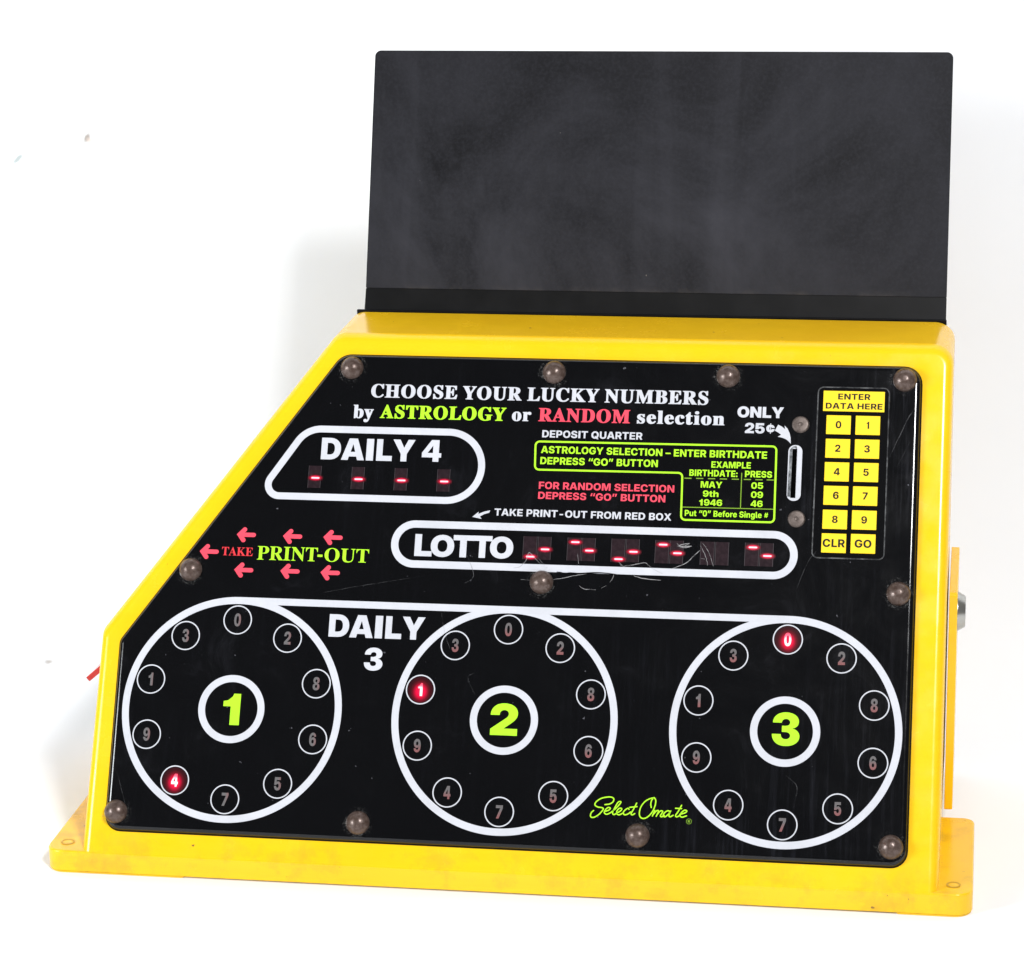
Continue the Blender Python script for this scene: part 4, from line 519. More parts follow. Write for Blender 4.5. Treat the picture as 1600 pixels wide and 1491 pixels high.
"s":[481,[[29,-18,27,-14,27,158,33,164,89,166,101,164,106,158,119,114,135,86,161,56,193,36,205,32,217,33,229,37,241,44,255,62,260,86,254,110,243,126,233,134,221,143,129,190,97,209,67,234,48,258,33,294,29,318,29,338,35,378,52,414,71,438,93,456,113,467,149,479,173,483,233,484,265,479,309,468,317,478,325,483,373,484,385,481,389,474,389,330,385,324,373,321,329,321,317,324,299,366,277,398,253,418,225,431,209,428,195,418,184,398,182,386,183,374,188,362,209,340,233,325,333,275,365,252,390,222,401,198,406,178,409,130,402,86,395,66,381,42,364,22,337,0,313,-11,285,-19,249,-24,193,-23,153,-15,113,0,97,-20,85,-22,41,-22]]],
"t":[392,[[110,-13,82,1,64,23,53,47,46,91,46,403,42,406,18,406,5,411,4,447,9,455,51,495,107,555,140,595,167,635,182,640,226,640,238,637,241,631,242,472,318,471,330,469,335,463,334,411,322,406,246,406,241,403,241,115,245,87,250,77,254,76,271,95,282,115,294,120,318,120,334,116,354,105,356,95,339,59,323,35,302,14,286,1,254,-14,226,-21,202,-23,142,-21]]],
"y":[499,[[18,-209,-2,-198,-18,-182,-27,-168,-35,-144,-36,-116,-32,-96,-23,-80,-6,-63,10,-55,34,-50,82,-51,106,-59,124,-72,135,-92,138,-113,151,-96,163,-72,174,-40,182,-8,19,392,7,412,-6,426,-31,432,-33,460,-30,468,-18,471,262,469,267,464,267,436,265,432,254,428,226,425,220,420,217,408,226,380,274,254,280,260,320,368,328,404,326,416,318,425,290,428,278,432,276,436,276,460,278,467,290,471,458,471,468,468,472,464,472,436,470,432,450,426,442,418,432,404,420,380,260,-60,235,-116,215,-152,196,-176,178,-193,146,-210,102,-218,43,-216]]]},
"roman":{
"A":[650,[[-12,26,5,29,25,37,46,58,58,78,78,122,303,686,309,694,333,692,584,102,600,70,617,45,633,33,659,26,660,2,657,0,345,0,341,2,342,26,373,29,401,37,414,46,422,66,414,102,377,194,373,197,157,197,153,194,115,102,111,78,112,62,120,46,133,36,157,29,189,26,190,2,185,0,-11,0,-13,2],[353,239,359,242,265,470,261,470,248,438,171,246,171,242,173,239]]],
"E":[658,[[21,22,23,25,63,29,83,36,95,47,104,62,112,102,112,566,109,594,101,622,87,638,71,647,25,654,24,674,27,678,591,678,594,674,594,478,591,476,571,478,564,514,556,538,545,562,532,582,515,598,487,616,459,627,427,635,363,641,303,639,291,636,277,622,272,590,272,370,275,366,299,366,339,372,367,384,379,393,396,414,409,438,420,470,431,514,451,514,453,510,453,178,451,176,431,176,428,178,420,230,412,258,400,282,378,306,355,319,327,327,275,331,272,326,272,90,274,74,281,58,291,49,303,44,331,41,383,42,435,49,467,57,503,73,527,89,542,102,565,126,584,154,611,210,615,213,635,213,640,210,599,2,595,0,23,0,21,2]]],
"I":[388,[[20,22,22,26,70,36,94,51,108,74,112,102,111,598,103,626,90,639,70,647,22,653,20,658,22,678,362,678,364,658,362,653,318,648,294,638,285,630,280,622,273,598,272,102,277,70,289,50,310,37,363,26,366,22,366,2,362,0,22,0,20,2]]],
"K":[760,[[24,22,26,26,54,29,70,33,86,40,96,50,106,70,112,106,111,586,107,606,95,630,86,638,66,647,26,654,26,677,358,678,361,674,360,654,318,647,298,640,286,630,277,614,272,578,272,354,274,350,476,554,495,574,512,598,519,622,517,630,511,638,494,647,474,651,434,654,434,677,722,677,722,654,686,651,658,644,610,619,575,594,546,569,479,502,406,428,404,422,692,66,714,44,726,36,746,29,770,26,773,22,773,2,770,0,422,0,418,2,418,22,422,26,470,28,490,37,496,46,495,62,474,94,298,316,294,316,272,294,272,106,276,74,284,54,298,40,314,33,330,29,358,26,361,22,361,2,358,0,26,0,24,2]]],
"N":[735,[[161,519,159,514,160,90,168,58,176,46,201,32,245,26,248,22,248,2,245,0,29,0,27,2,27,22,29,26,61,29,77,33,85,36,97,46,107,62,113,102,113,578,57,643,27,654,27,674,29,678,233,677,581,254,582,578,578,606,570,626,557,639,533,648,494,654,493,674,497,678,713,677,713,654,673,648,653,639,640,626,631,602,628,574,628,-14,625,-16,605,-16,599,-14]]],
"O":[782,[[307,-7,275,2,215,29,183,49,159,68,125,102,107,126,78,174,65,202,50,254,41,322,42,370,46,402,54,442,62,466,73,494,90,526,115,562,136,586,183,628,235,659,275,676,303,684,343,691,379,694,443,691,511,676,567,651,599,630,623,612,657,578,673,558,689,534,708,498,724,458,732,430,740,382,742,322,740,294,732,250,724,222,708,182,696,158,660,106,627,72,603,53,579,37,543,17,487,-4,419,-15,347,-14],[395,18,439,24,479,45,512,82,536,130,552,186,560,242,564,306,564,386,556,462,544,514,528,558,505,598,483,623,467,636,435,652,407,659,391,660,343,654,315,640,300,630,270,598,245,550,230,498,219,422,218,398,217,294,222,238,230,190,246,138,265,98,282,74,299,56,311,45,331,32,363,21]]],
"P":[622,[[23,22,25,26,53,29,69,33,85,40,95,50,105,70,111,106,110,586,102,618,94,630,73,644,45,651,25,654,25,677,349,678,401,675,461,667,501,655,529,640,557,619,579,594,595,566,606,530,609,502,607,462,599,430,583,398,565,376,545,356,529,345,497,329,461,317,397,307,273,306,271,302,271,106,277,70,283,54,297,40,313,33,329,29,357,26,360,22,360,2,357,0,25,0,23,2],[333,344,369,352,393,366,406,378,419,398,425,414,433,450,435,474,434,522,427,566,414,598,403,614,385,628,369,635,349,640,313,642,289,636,281,630,275,622,271,598,271,346,273,342]]],
"R":[704,[[23,22,25,26,53,29,69,33,85,40,95,50,105,70,111,106,110,586,102,618,94,630,73,644,45,651,25,654,25,677,341,678,397,675,453,667,501,655,545,635,569,619,582,606,598,586,610,562,618,534,621,498,618,466,610,438,593,407,569,382,541,362,505,344,473,334,471,330,652,62,681,32,689,29,713,26,715,22,715,2,713,0,505,0,301,314,297,316,273,316,271,314,271,106,277,70,283,54,297,40,313,33,329,29,357,26,360,22,360,2,357,0,25,0,23,2],[329,349,381,361,397,369,418,386,438,418,446,442,451,474,450,534,446,554,442,570,429,597,413,616,389,632,365,639,337,642,305,640,285,632,276,618,271,586,271,350,273,348]]],
"T":[630,[[138,25,186,32,198,36,212,46,222,62,231,94,232,642,230,645,198,644,166,638,134,627,110,612,81,582,64,554,49,510,42,474,18,473,16,478,16,674,18,678,610,677,611,474,606,472,586,474,579,514,563,558,542,590,514,615,482,632,442,642,402,645,394,645,392,642,393,94,400,62,411,46,434,32,454,28,486,26,488,22,488,2,486,0,142,0,137,2]]],
"U":[733,[[296,-14,260,-7,236,1,208,14,184,30,162,51,140,83,131,103,119,139,110,195,109,575,106,599,97,623,84,637,60,647,24,653,22,655,22,675,24,678,356,678,358,675,358,655,356,653,320,648,304,644,288,636,278,623,271,599,271,167,275,139,287,103,295,87,312,66,328,53,352,41,388,34,412,33,456,37,484,46,496,50,527,71,552,100,565,127,581,187,584,231,584,575,581,599,574,619,564,631,556,637,528,648,489,655,489,675,492,678,704,678,706,675,706,655,668,644,648,632,639,619,631,595,629,575,628,227,617,151,609,123,593,87,581,67,565,47,551,35,528,18,496,2,456,-10,404,-18,324,-17]]]}}
''')
CAP = {'black': 727.5, 'bold': 727.5, 'digit': 727.5, 'medium': 727.5, 'serif': 732.0, 'roman': 714.0}
def parea(p): return sum(p[i - 1][0] * p[i][1] - p[i][0] * p[i - 1][1] for i in range(len(p))) / 2
def inside(pt, p):
    x, y = pt; r = False
    for i in range(len(p)):
        (x0, y0), (x1, y1) = p[i - 1], p[i]
        if (y0 > y) != (y1 > y) and x < (x1 - x0) * (y - y0) / (y1 - y0) + x0: r = not r
    return r
def layout(font, text):
    """contours of a line of text in font units, kerned by plain advance"""
    x = 0; out = []
    for ch in text:
        if ch == ' ': x += 270; continue
        adv, cs = GLYPHS[font][ch]
        out.append([[(c[i] + x, c[i + 1]) for i in range(0, len(c), 2)] for c in cs]); x += adv
    return out
_zs = [0]
def text(bm, font, s, u0, u1, v, cap, z, mi=0, keep=None):
    """sets one line: ink from u0 to u1, baseline v, capital height cap (metres)"""
    gl = layout(font, s)
    xs = [p[0] for g in gl for c in g for p in c]
    x0, x1 = min(xs), max(xs)
    sy = cap / CAP[font]
    if keep: sx = sy * keep; u0 = (u0 + u1) / 2 - (x1 - x0) * sx / 2
    else: sx = (u1 - u0) / (x1 - x0)
    for g in gl:
        outer = [c for c in g if parea(c) < 0]; inner = [c for c in g if parea(c) > 0]
        for k, o in enumerate(outer):
            hs = [h for h in inner if inside(h[0], o)]
            m = lambda c: [(u0 + (a - x0) * sx, v + b * sy) for a, b in c]
            _zs[0] = (_zs[0] + 1) % 7
            poly(bm, m(o), z + _zs[0] * 4e-6, mi, [m(h) for h in hs])

ART = json.loads(r'''
{"TEXT":[["serif","CHOOSE YOUR LUCKY NUMBERS",-82.45,97.7,169.97,7.63,"white","heading"],["serif","by",-91.36,-80.29,158.42,7.61,"white","heading"],["serif","ASTROLOGY",-76.75,-8.87,158.71,7.53,"lime","heading"],["serif","or",-5.68,4.57,158.88,7.55,"white","heading"],["serif","RANDOM",8.46,57.0,159.02,7.57,"red","heading"],["serif","selection",60.72,106.72,159.16,7.49,"white","heading"],["black","DAILY",-107.15,-56.51,135.28,11.8,"white","daily4"],["black","4",-52.61,-42.22,135.55,11.74,"white","daily4"],["bold","DEPOSIT QUARTER",11.03,64.07,150.27,3.88,"white","deposit"],["black","ONLY",113.21,137.36,163.61,5.84,"white","price"],["black","25",117.44,127.73,155.24,5.48,"white","price"],["black","¢",128.56,132.88,155.24,5.48,"white","price"],["bold","ASTROLOGY SELECTION – ENTER BIRTHDATE",10.93,129.58,141.78,3.83,"lime","astro"],["bold","DEPRESS “GO” BUTTON",10.87,72.9,135.79,3.86,"lime","astro"],["bold","EXAMPLE",100.89,121.39,136.29,3.38,"lime","astro"],["bold","BIRTHDATE:",89.62,114.71,131.65,3.41,"lime","astro"],["bold","PRESS",118.57,132.59,131.73,3.4,"lime","astro"],["bold","MAY",95.82,106.98,125.54,3.37,"lime","astro"],["bold","9th",97.14,105.29,120.77,3.26,"lime","astro"],["bold","1946",95.47,107.4,116.07,3.33,"lime","astro"],["bold","05",122.08,128.24,125.7,3.33,"lime","astro"],["bold","09",122.16,128.35,120.88,3.32,"lime","astro"],["bold","46",122.19,128.35,116.13,3.32,"lime","astro"],["bold","Put “0” Before Single",88.25,128.12,110.28,3.15,"lime","astro"],["medium","#",129.44,131.43,110.55,2.57,"lime","astro"],["bold","FOR RANDOM SELECTION",10.88,82.16,122.52,3.81,"red","random"],["bold","DEPRESS “GO” BUTTON",10.83,77.75,117.14,3.8,"red","random"],["bold","TAKE PRINT-OUT FROM RED BOX",-11.75,81.36,107.54,3.77,"white","redbox"],["black","L",-53.04,-43.82,84.61,11.77,"white","lotto"],["black","O",-44.49,-32.02,84.66,11.49,"white","lotto"],["black","T",-32.55,-21.84,84.67,11.75,"white","lotto"],["black","T",-22.18,-11.89,84.72,11.74,"white","lotto"],["black","O",-12.97,-0.65,84.77,11.45,"white","lotto"],["roman","TAKE",-156.84,-139.97,81.77,4.7,"deepred","printout"],["roman","PRINT",-137.51,-104.84,80.03,7.65,"lime","printout"],["roman","OUT",-101.04,-77.22,80.18,7.48,"lime","printout"],["black","DAILY",-95.74,-44.64,40.2,11.95,"white","daily3"],["black","3",-75.76,-65.82,23.25,11.79,"white","daily3"],["black","1",-149.1,-140.01,-8.38,16.5,"lime","dial"],["black","2",-7.03,7.22,-7.91,16.35,"lime","dial"],["black","3",138.06,152.07,-7.1,16.66,"lime","dial"]],
"SCREWS":[[-93.88,185.81],[15.43,185.7],[107.54,185.61],[199.21,185.55],[-173.05,73.49],[15.27,72.82],[199.51,72.94],[-202.11,-56.21],[-72.86,-56.3],[72.2,-56.14],[199.8,-55.96]],
"RIVETS":[[146.28,160.42],[146.11,110.29]],
"ARROWS":[[-149.59,93.17],[-124.44,93.04],[-102.55,93.13],[-169.08,83.49],[-149.47,74.12],[-124.36,74.28],[-102.62,74.16]],
"HYPHEN":[[-104.85,82.51],[-102.17,83.7]],
"D4":[[-115.76,151.53],[-39.89,152.09],[-37.41,115.03],[-139.82,114.6]],
"D4MOD":[[-109.7,125.66],[-86.28,125.57],[-63.12,125.55],[-40.14,125.59]],
"LOT":[[-53.86,101.25],[134.41,102.18],[135.31,80.57],[-52.39,80.03]],
"LOTMOD":[[12.01,90.85],[35.29,90.9],[58.36,91.01],[81.26,90.98],[104.77,90.88],[127.76,91.0]],
"PRICEARROW":[[133.08,156.91],[134.67,160.13],[136.54,159.15],[138.36,157.76],[138.01,159.73],[139.57,158.13],[140.69,155.93],[141.35,153.38],[141.58,150.08],[140.51,151.31],[138.97,152.47],[136.95,153.27],[134.67,153.66],[136.42,154.77],[134.85,155.96]],
"REDARROW":[[-23.42,106.46],[-20.19,109.3],[-20.28,108.1],[-17.47,109.38],[-14.11,110.23],[-14.54,108.95],[-17.38,108.01],[-19.41,106.75],[-18.41,105.51]],
"ASTRO":[[7.75,147.97],[134.26,148.46],[134.66,108.16],[86.41,108.18],[85.97,133.07],[8.25,132.78]],
"DASH":[[[87.13,130.32],[90.86,130.34]],[[93.27,130.36],[96.99,130.38]],[[99.49,130.39],[103.2,130.41]],[[105.61,130.42],[109.32,130.44]],[[111.81,130.46],[115.51,130.48]],[[118.08,130.49],[121.79,130.51]],[[124.05,130.52],[127.75,130.54]],[[129.92,130.56],[133.61,130.58]]],
"RULES":[[[116.84,133.97],[116.97,115.01]],[[86.55,114.91],[134.31,115.11]]],
"SLOT":[[144.15,134.65],[143.67,134.43]],
"KPAD":[[154.25,181.64],[191.79,180.93],[192.14,90.0],[154.45,89.97]],
"KHEAD":[[157.5,178.96],[189.09,178.82],[189.18,168.05],[157.65,168.05]],
"KEYS":[[[165.86,160.78],[180.94,160.81]],[[165.91,148.21],[180.96,148.26]],[[165.87,135.81],[180.89,135.88]],[[165.83,123.29],[180.83,123.38]],[[165.8,110.64],[180.77,110.75]],[[165.69,98.2],[180.63,98.33]]],
"KTXT":[[165.12,174.33,181.8,174.34],[158.86,169.28,188.15,169.36]],
"SCRIPT":[[[54.81,-41.13],[57.27,-40.66],[58.88,-39.42],[59.06,-37.84],[57.08,-37.12],[53.28,-37.83],[50.56,-39.52],[49.62,-41.36],[51.04,-42.46],[53.46,-42.8],[54.04,-43.54],[52.36,-45.85],[50.19,-47.52],[48.49,-47.96],[47.64,-47.19],[48.04,-45.47],[49.11,-44.43]],[[54.64,-44.72],[56.86,-43.86],[57.61,-42.79],[56.47,-42.53],[55.18,-43.71],[54.67,-45.17],[55.75,-46.01],[57.83,-45.11],[60.75,-42.47],[62.78,-39.87],[62.47,-39.17],[61.29,-39.85],[59.86,-42.6],[58.9,-44.97],[59.59,-46.02],[61.25,-45.05],[63.0,-43.89],[63.48,-42.8],[62.3,-42.67],[61.11,-44.11],[61.19,-45.59],[62.39,-45.98],[64.27,-45.0]],[[67.23,-42.94],[66.71,-42.47],[65.4,-43.25],[64.39,-44.73],[65.08,-45.86],[66.86,-45.33],[68.07,-44.29]],[[70.98,-39.64],[69.44,-42.98],[68.38,-45.08],[69.04,-45.72],[70.26,-45.0]],[[67.58,-41.94],[71.25,-41.42]],[[78.5,-41.54],[78.18,-39.63],[78.66,-37.64],[79.74,-36.69],[80.6,-37.73],[80.46,-40.33],[79.27,-43.52],[77.16,-46.2],[74.97,-47.29],[73.23,-46.7],[72.59,-44.71],[73.19,-41.55],[75.07,-38.78],[77.51,-37.15],[79.82,-36.47]],[[79.3,-45.84],[80.41,-42.93]],[[79.62,-45.06],[81.41,-43.06],[82.32,-43.29],[81.28,-45.88]],[[81.6,-45.11],[83.3,-43.11],[84.48,-43.37],[83.41,-45.47],[84.07,-46.02],[85.33,-45.25]],[[88.14,-43.11],[86.96,-42.81],[85.4,-43.91],[84.84,-45.32],[85.77,-45.95],[87.49,-44.48],[88.49,-42.92],[87.7,-45.01],[88.28,-45.83],[89.85,-45.0]],[[93.9,-39.73],[92.35,-42.92],[91.1,-44.94],[91.68,-45.72],[93.08,-45.03]],[[90.93,-41.38],[93.98,-41.42]],[[93.23,-44.4],[95.78,-43.48],[96.72,-42.55],[95.63,-42.11],[94.16,-43.29],[93.34,-44.84],[94.37,-45.73],[96.66,-44.96]]],
"REG":[98.0,-47.71],
"SCR":[[[0.16,79.96],[3.5,80.7],[6.65,84.42],[7.69,88.28],[9.9,86.64],[14.6,82.12]],[[12.92,85.47],[16.51,81.76]],[[33.37,88.66],[34.31,83.18]],[[4.33,73.94],[9.83,73.7]],[[21.16,74.28],[26.97,75.53],[33.19,77.0],[38.58,78.03]],[[35.16,71.79],[37.78,69.97],[44.07,69.76]],[[46.94,70.7],[49.38,72.05]],[[51.15,74.0],[52.5,76.16],[52.99,78.71]],[[54.95,84.9],[58.02,82.25]],[[58.4,82.9],[66.27,84.21]],[[55.39,84.63],[57.38,82.57],[62.96,83.66],[68.91,84.76],[72.8,81.92],[78.17,79.44]],[[82.53,82.01],[89.86,85.13],[94.84,90.22],[96.99,92.19]],[[98.3,96.03],[101.5,91.57],[104.45,84.08]],[[97.0,95.23],[100.11,89.25],[101.46,84.37]],[[97.93,88.04],[99.81,87.72]],[[84.86,95.61],[87.96,93.42],[92.41,94.32],[85.31,94.1],[91.59,95.82],[86.49,93.0]],[[63.26,77.82],[68.58,76.47],[77.59,76.01]],[[-100.28,63.51],[-74.88,68.81],[-47.2,74.16]],[[192.66,144.16],[200.57,163.04],[204.29,169.94]],[[196.74,139.19],[202.85,152.9]],[[-24.8,85.8],[-20.7,75.03],[-25.18,70.8]],[[146.03,-22.32],[151.74,-27.91],[150.54,-38.31]],[[-17.4,23.81],[-20.25,21.02],[-16.01,12.82]],[[-36.35,54.8],[-33.93,44.06],[-30.33,35.76]],[[147.71,73.86],[152.75,87.4],[156.77,93.56]],[[-195.34,-58.24],[-201.03,-41.75],[-204.58,-33.5]],[[-195.19,-59.91],[-176.8,-72.37]]],
"CHIP":[[23.02,78.56],[25.39,78.3],[27.11,77.61],[29.76,78.17],[34.81,78.06],[43.15,78.74],[49.86,78.62],[58.26,77.75]]}
''')
mm = lambda a: [(p[0] / 1000, p[1] / 1000) for p in a]

# ------------------------------------------------------------------ the setting: one sweep of white paper
bm = bmesh.new()
prof = [(-3.0, 0.0), (-1.5, 0.0), (-0.5, 0.0), (0.0, 0.0), (0.20, 0.0)]
for k in range(1, 17):
    a = R(90 * k / 16); prof.append((0.20 + 0.20 * math.sin(a), 0.20 * (1 - math.cos(a))))
prof += [(0.40, 0.5), (0.402, 1.2), (0.41, 2.4)]
xsn = [-2.2 + 4.4 * k / 44 for k in range(45)]
rows = []
for y_, z_ in prof:
    rows.append([bm.verts.new((x_, y_, z_)) for x_ in xsn])
for a, b in zip(rows, rows[1:]):
    for i in range(len(xsn) - 1): bm.faces.new((a[i], a[i + 1], b[i + 1], b[i]))
paper = obj('backdrop', bm, M_paper, smooth=60)
paper['kind'] = 'structure'; paper['label'] = 'white seamless paper backdrop curving up behind the machine'
paper['category'] = 'backdrop'

# ------------------------------------------------------------------ the machine
root = bpy.data.objects.new('lottery_number_machine', None); col.objects.link(root)
root['label'] = 'yellow coin-operated lottery number machine with black front panel and blank black header board'
root['category'] = 'vending machine'

# base: thin plinth with a flange each side
BZ0, BZ1 = 0.0010, 0.0126
U0, U1 = -0.2203, 0.2238
YB = 0.158
bm = bmesh.new()
pl = [(-0.2400, -0.0350), (0.2410, -0.0350), (0.2410, 0.0633), (U1 - 0.0015, 0.0633), (U1 - 0.0015, YB - 0.001), (U0 + 0.0015, YB - 0.001), (U0 + 0.0015, 0.0633), (-0.2400, 0.0633)]
rr = [0.009, 0.009, 0.006, 0.001, 0.003, 0.003, 0.001, 0.006]
loft(bm, [[Vector((p.x, p.y, z_)) for p in rpoly(pl, rr, i_, 7)] for i_, z_ in [(0.0004, BZ0), (0, BZ0 + 0.0004), (0, BZ1 - 0.0012), (0.0004, BZ1 - 0.0004), (0.0012, BZ1)]])
base = obj('base', bm, M_yellow, root, smooth=50)
for s, (xa, xb) in enumerate([(-0.2396, -0.165), (0.203, 0.2406)]):
    bm = bmesh.new()
    pts = [(xa, -0.0347), (xb, -0.0347), (xb, 0.0625), (xa, 0.0625)]
    rad = [0.009, 0.002, 0.002, 0.006] if s == 0 else [0.002, 0.009, 0.006, 0.002]
    loft(bm, [[Vector((p.x, p.y, z_)) for p in rpoly(pts, rad, i_, 6)] for i_, z_ in [(0.0003, 0.0), (0, 0.0003), (0, BZ0 - 0.0001)]])
    obj('foot', bm, M_yellow, base, smooth=50)
for hx, hy in ((-0.2304, -0.0241), (0.2312, -0.0239)):
    bm = bmesh.new(); ring(bm, 0, 0, 0.0036, 0.0026, 0.0003, 0, 28); disc(bm, 0, 0, 0.0026, 0.0002, 1, 24)
    obj('bolt_hole', bm, [M_hole, M_yellow], base, Matrix.Translation((hx, hy, BZ1)), None)

# housing: sloping yellow face, extruded straight back
OUT = [(U0, -0.0822), (U1, -0.0822), (U1, 0.2052), (-0.1046, 0.2052), (U0, 0.0385)]
RAD = [0.002, 0.002, 0.011, 0.009, 0.009]
bm = bmesh.new()
loops = []
back = rpoly(OUT, RAD, 0, 8)
zb = lambda v: (PU(0, v, FRAME)).z
loops.append([Vector((p.x, YB, zb(p.y))) for p in rpoly(OUT, RAD, 0.003, 8)])
loops.append([Vector((p.x, YB - 0.002, zb(p.y))) for p in back])
er = 0.0052
for k in range(9):
    a = R(90 * k / 8)
    ins = er * (1 - math.cos(a)); dep = er * (1 - math.sin(a))
    loops.append([PU(p.x, p.y, FRAME) + Vector((0, dep * 1.05, 0)) for p in rpoly(OUT, RAD, ins, 8)])
loft(bm, loops)
housing = obj('housing', bm, M_yellow, root, smooth=40)

# black acrylic front panel
PAN = [(-0.2078, -0.0655), (0.2076, -0.0655), (0.2076, 0.1930), (-0.1000, 0.1935), (-0.2086, 0.0346)]
PR = [0.008, 0.008, 0.009, 0.010, 0.006]
bm = bmesh.new()
f = 0.0030
lo = [[PU(p.x, p.y, FRAME - 0.0004) for p in rpoly(PAN, PR, -0.0003, 7)], [PU(p.x, p.y, FRAME + 0.0010) for p in rpoly(PAN, PR, 0, 7)]]
for k in range(1, 7):
    a = R(90 * k / 6)
    lo.append([PU(p.x, p.y, FRAME + 0.0010 + 0.0025 * math.sin(a)) for p in rpoly(PAN, PR, f * (1 - math.cos(a)), 7)])
loft(bm, lo)
panel = obj('front_panel', bm, M_black, root, smooth=45)
bm = bmesh.new()
loft(bm, [[PU(p.x, p.y, FRAME + 0.0002) for p in rpoly(PAN, PR, -0.0007, 7)], [PU(p.x, p.y, FRAME + 0.0006) for p in rpoly(PAN, PR, -0.0006, 7)], [PU(p.x, p.y, FRAME + 0.0007) for p in rpoly(PAN, PR, 0.0004, 7)]], True, True)
obj('gasket', bm, M_gasket, panel, smooth=40)

INKZ = 0.00012
# ---- lettering
colours = ['white', 'lime', 'red', 'deepred']
def letters(group, label, extra=None):
    bm = bmesh.new(); used = []
    for fnt, s, u0, u1, v, cap, c, g in ART['TEXT']:
        if g != group: continue
        if c not in used: used.append(c)
        text(bm, fnt, s, u0 / 1000, u1 / 1000, v / 1000, cap / 1000, INKZ, used.index(c))
    if extra: extra(bm, used)
    return obj('lettering', bm, [INK[c] for c in used], root, PANEL, None, label)
letters('heading', 'two-line serif heading in white, lime and red')
letters('deposit', 'small white capitals about depositing a quarter')
def price_arrow(bm, used):
    poly(bm, mm(ART['PRICEARROW']), INKZ + 3e-5)
letters('price', 'white price lettering with curved arrow', price_arrow)
def astro(bm, used):
    P = mm(ART['ASTRO'])[::-1]                 # clockwise in the photo's order, turned round
    if parea(P) < 0: P = P[::-1]
    stroke(bm, rpoly(P, 0.0022, 0, 6), 0.00098, INKZ + 2e-5, 0, True)
    if 'thin' not in used: used.append('thin')
    k = used.index('thin')
    for d in ART['DASH']: stroke(bm, mm(d), 0.0005, INKZ, k)
    for d in ART['RULES']: stroke(bm, mm(d), 0.00042, INKZ + 1e-5, k)
letters('astro', 'lime instruction text in a lime outline', astro)
letters('random', 'two lines of small red capitals')
letters('redbox', 'white capitals with small white arrow', lambda bm, u: poly(bm, mm(ART['REDARROW']), INKZ))
def hyphen(bm, used):
    (a, b), (c, d) = mm(ART['HYPHEN'])
    poly(bm, [(a, b), (c, b), (c, d), (a, d)], INKZ + 1e-5, used.index('lime'))
letters('printout', 'red and lime serif print-out lettering', hyphen)
letters('daily3', 'white heading between the first two dials')

# ---- red arrows round the print-out lettering
def arrow_bm():
    bm = bmesh.new(); w = 0.00245
    stroke(bm, [(0.0043, 0.0028), (0.0017, 0.0), (0.0039, -0.0029)], w, INKZ)
    disc(bm, 0.0043, 0.0028, w / 2, INKZ + 4e-6, 0, 16); disc(bm, 0.0039, -0.0029, w / 2, INKZ + 8e-6, 0, 16)
    stroke(bm, [(0.0018, 0.0), (0.0094, 0.0)], w * 0.94, INKZ + 1.2e-5); disc(bm, 0.0094, 0, w * 0.47, INKZ + 1.6e-5, 0, 16)
    return bm
first = None
for u, v in mm(ART['ARROWS']):
    if first is None: o = first = obj('arrow', arrow_bm(), INK['red'], root, None, None)
    else: o = first.copy(); col.objects.link(o); o.parent = root
    o.matrix_local = PANEL @ Matrix.Translation((u, v, 0))

# ---- digit displays
def module(parent, u, v, w, h, lit):
    bm = bmesh.new(); e = 0.00022
    poly(bm, [(-w / 2, -h / 2), (w / 2, -h / 2), (w / 2, h / 2), (-w / 2, h / 2)], 0.00008, 0)
    for xa in (-w / 2, w / 2 - e):
        poly(bm, [(xa, -h / 2), (xa + e, -h / 2), (xa + e, h / 2), (xa, h / 2)], 0.00011, 1)
    mats = [M_module, M_moduleedge]
    if lit:
        x, y = 0.0005, SEG_Y[lit]; a, b = 0.00195, 0.00042
        poly(bm, [(x - a, y - b), (x + a, y - b), (x + a + 0.0003, y), (x + a, y + b), (x - a, y + b), (x - a - 0.0003, y)], 0.00022, 2)
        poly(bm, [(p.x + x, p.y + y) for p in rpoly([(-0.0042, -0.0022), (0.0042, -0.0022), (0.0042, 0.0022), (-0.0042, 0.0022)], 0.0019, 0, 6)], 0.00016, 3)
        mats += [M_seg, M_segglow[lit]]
    return obj('digit_display', bm, mats, parent, Matrix.Translation((u, v, 0)), None)
def outline(name, pts, radii, w, label, group):
    bm = bmesh.new(); stroke(bm, rpoly(pts, radii, 0, 20), w, INKZ + 2e-5, 0, True)
    o = obj(name, bm, INK['white'], root, PANEL, None, label)
    bm = bmesh.new()
    for fnt, s, u0, u1, v, cap, c, g in ART['TEXT']:
        if g == group: text(bm, fnt, s, u0 / 1000, u1 / 1000, v / 1000, cap / 1000, INKZ)
    obj('lettering', bm, INK['white'], o, None, None)
    return o
P = mm(ART['D4'])
yt = (P[0][1] + P[1][1]) / 2; yb = (P[2][1] + P[3][1]) / 2; rad = (yt - yb) / 2
disp = outline('daily_display', [(P[3][0], yb), (P[2][0] + rad, yb), (P[1][0] + rad, yt), (P[0][0], yt)], [0.0062, rad * 0.999, rad * 0.999, 0.0150], 0.0037,
               'slanted white outline round four red digits', 'daily4')
for u, v in mm(ART['D4MOD']): module(disp, u, v, 0.0069, 0.0120, 'mid')
P = mm(ART['LOT'])
yt = (P[0][1] + P[1][1]) / 2; yb = (P[2][1] + P[3][1]) / 2; rad = (yt - yb) / 2
disp = outline('lotto_display', [(P[3][0] - rad, yb), (P[2][0] + rad, yb), (P[1][0] + rad, yt), (P[0][0] - rad, yt)], rad * 0.999, 0.0039,
               'long white capsule outline round six pairs of red digits', 'lotto')
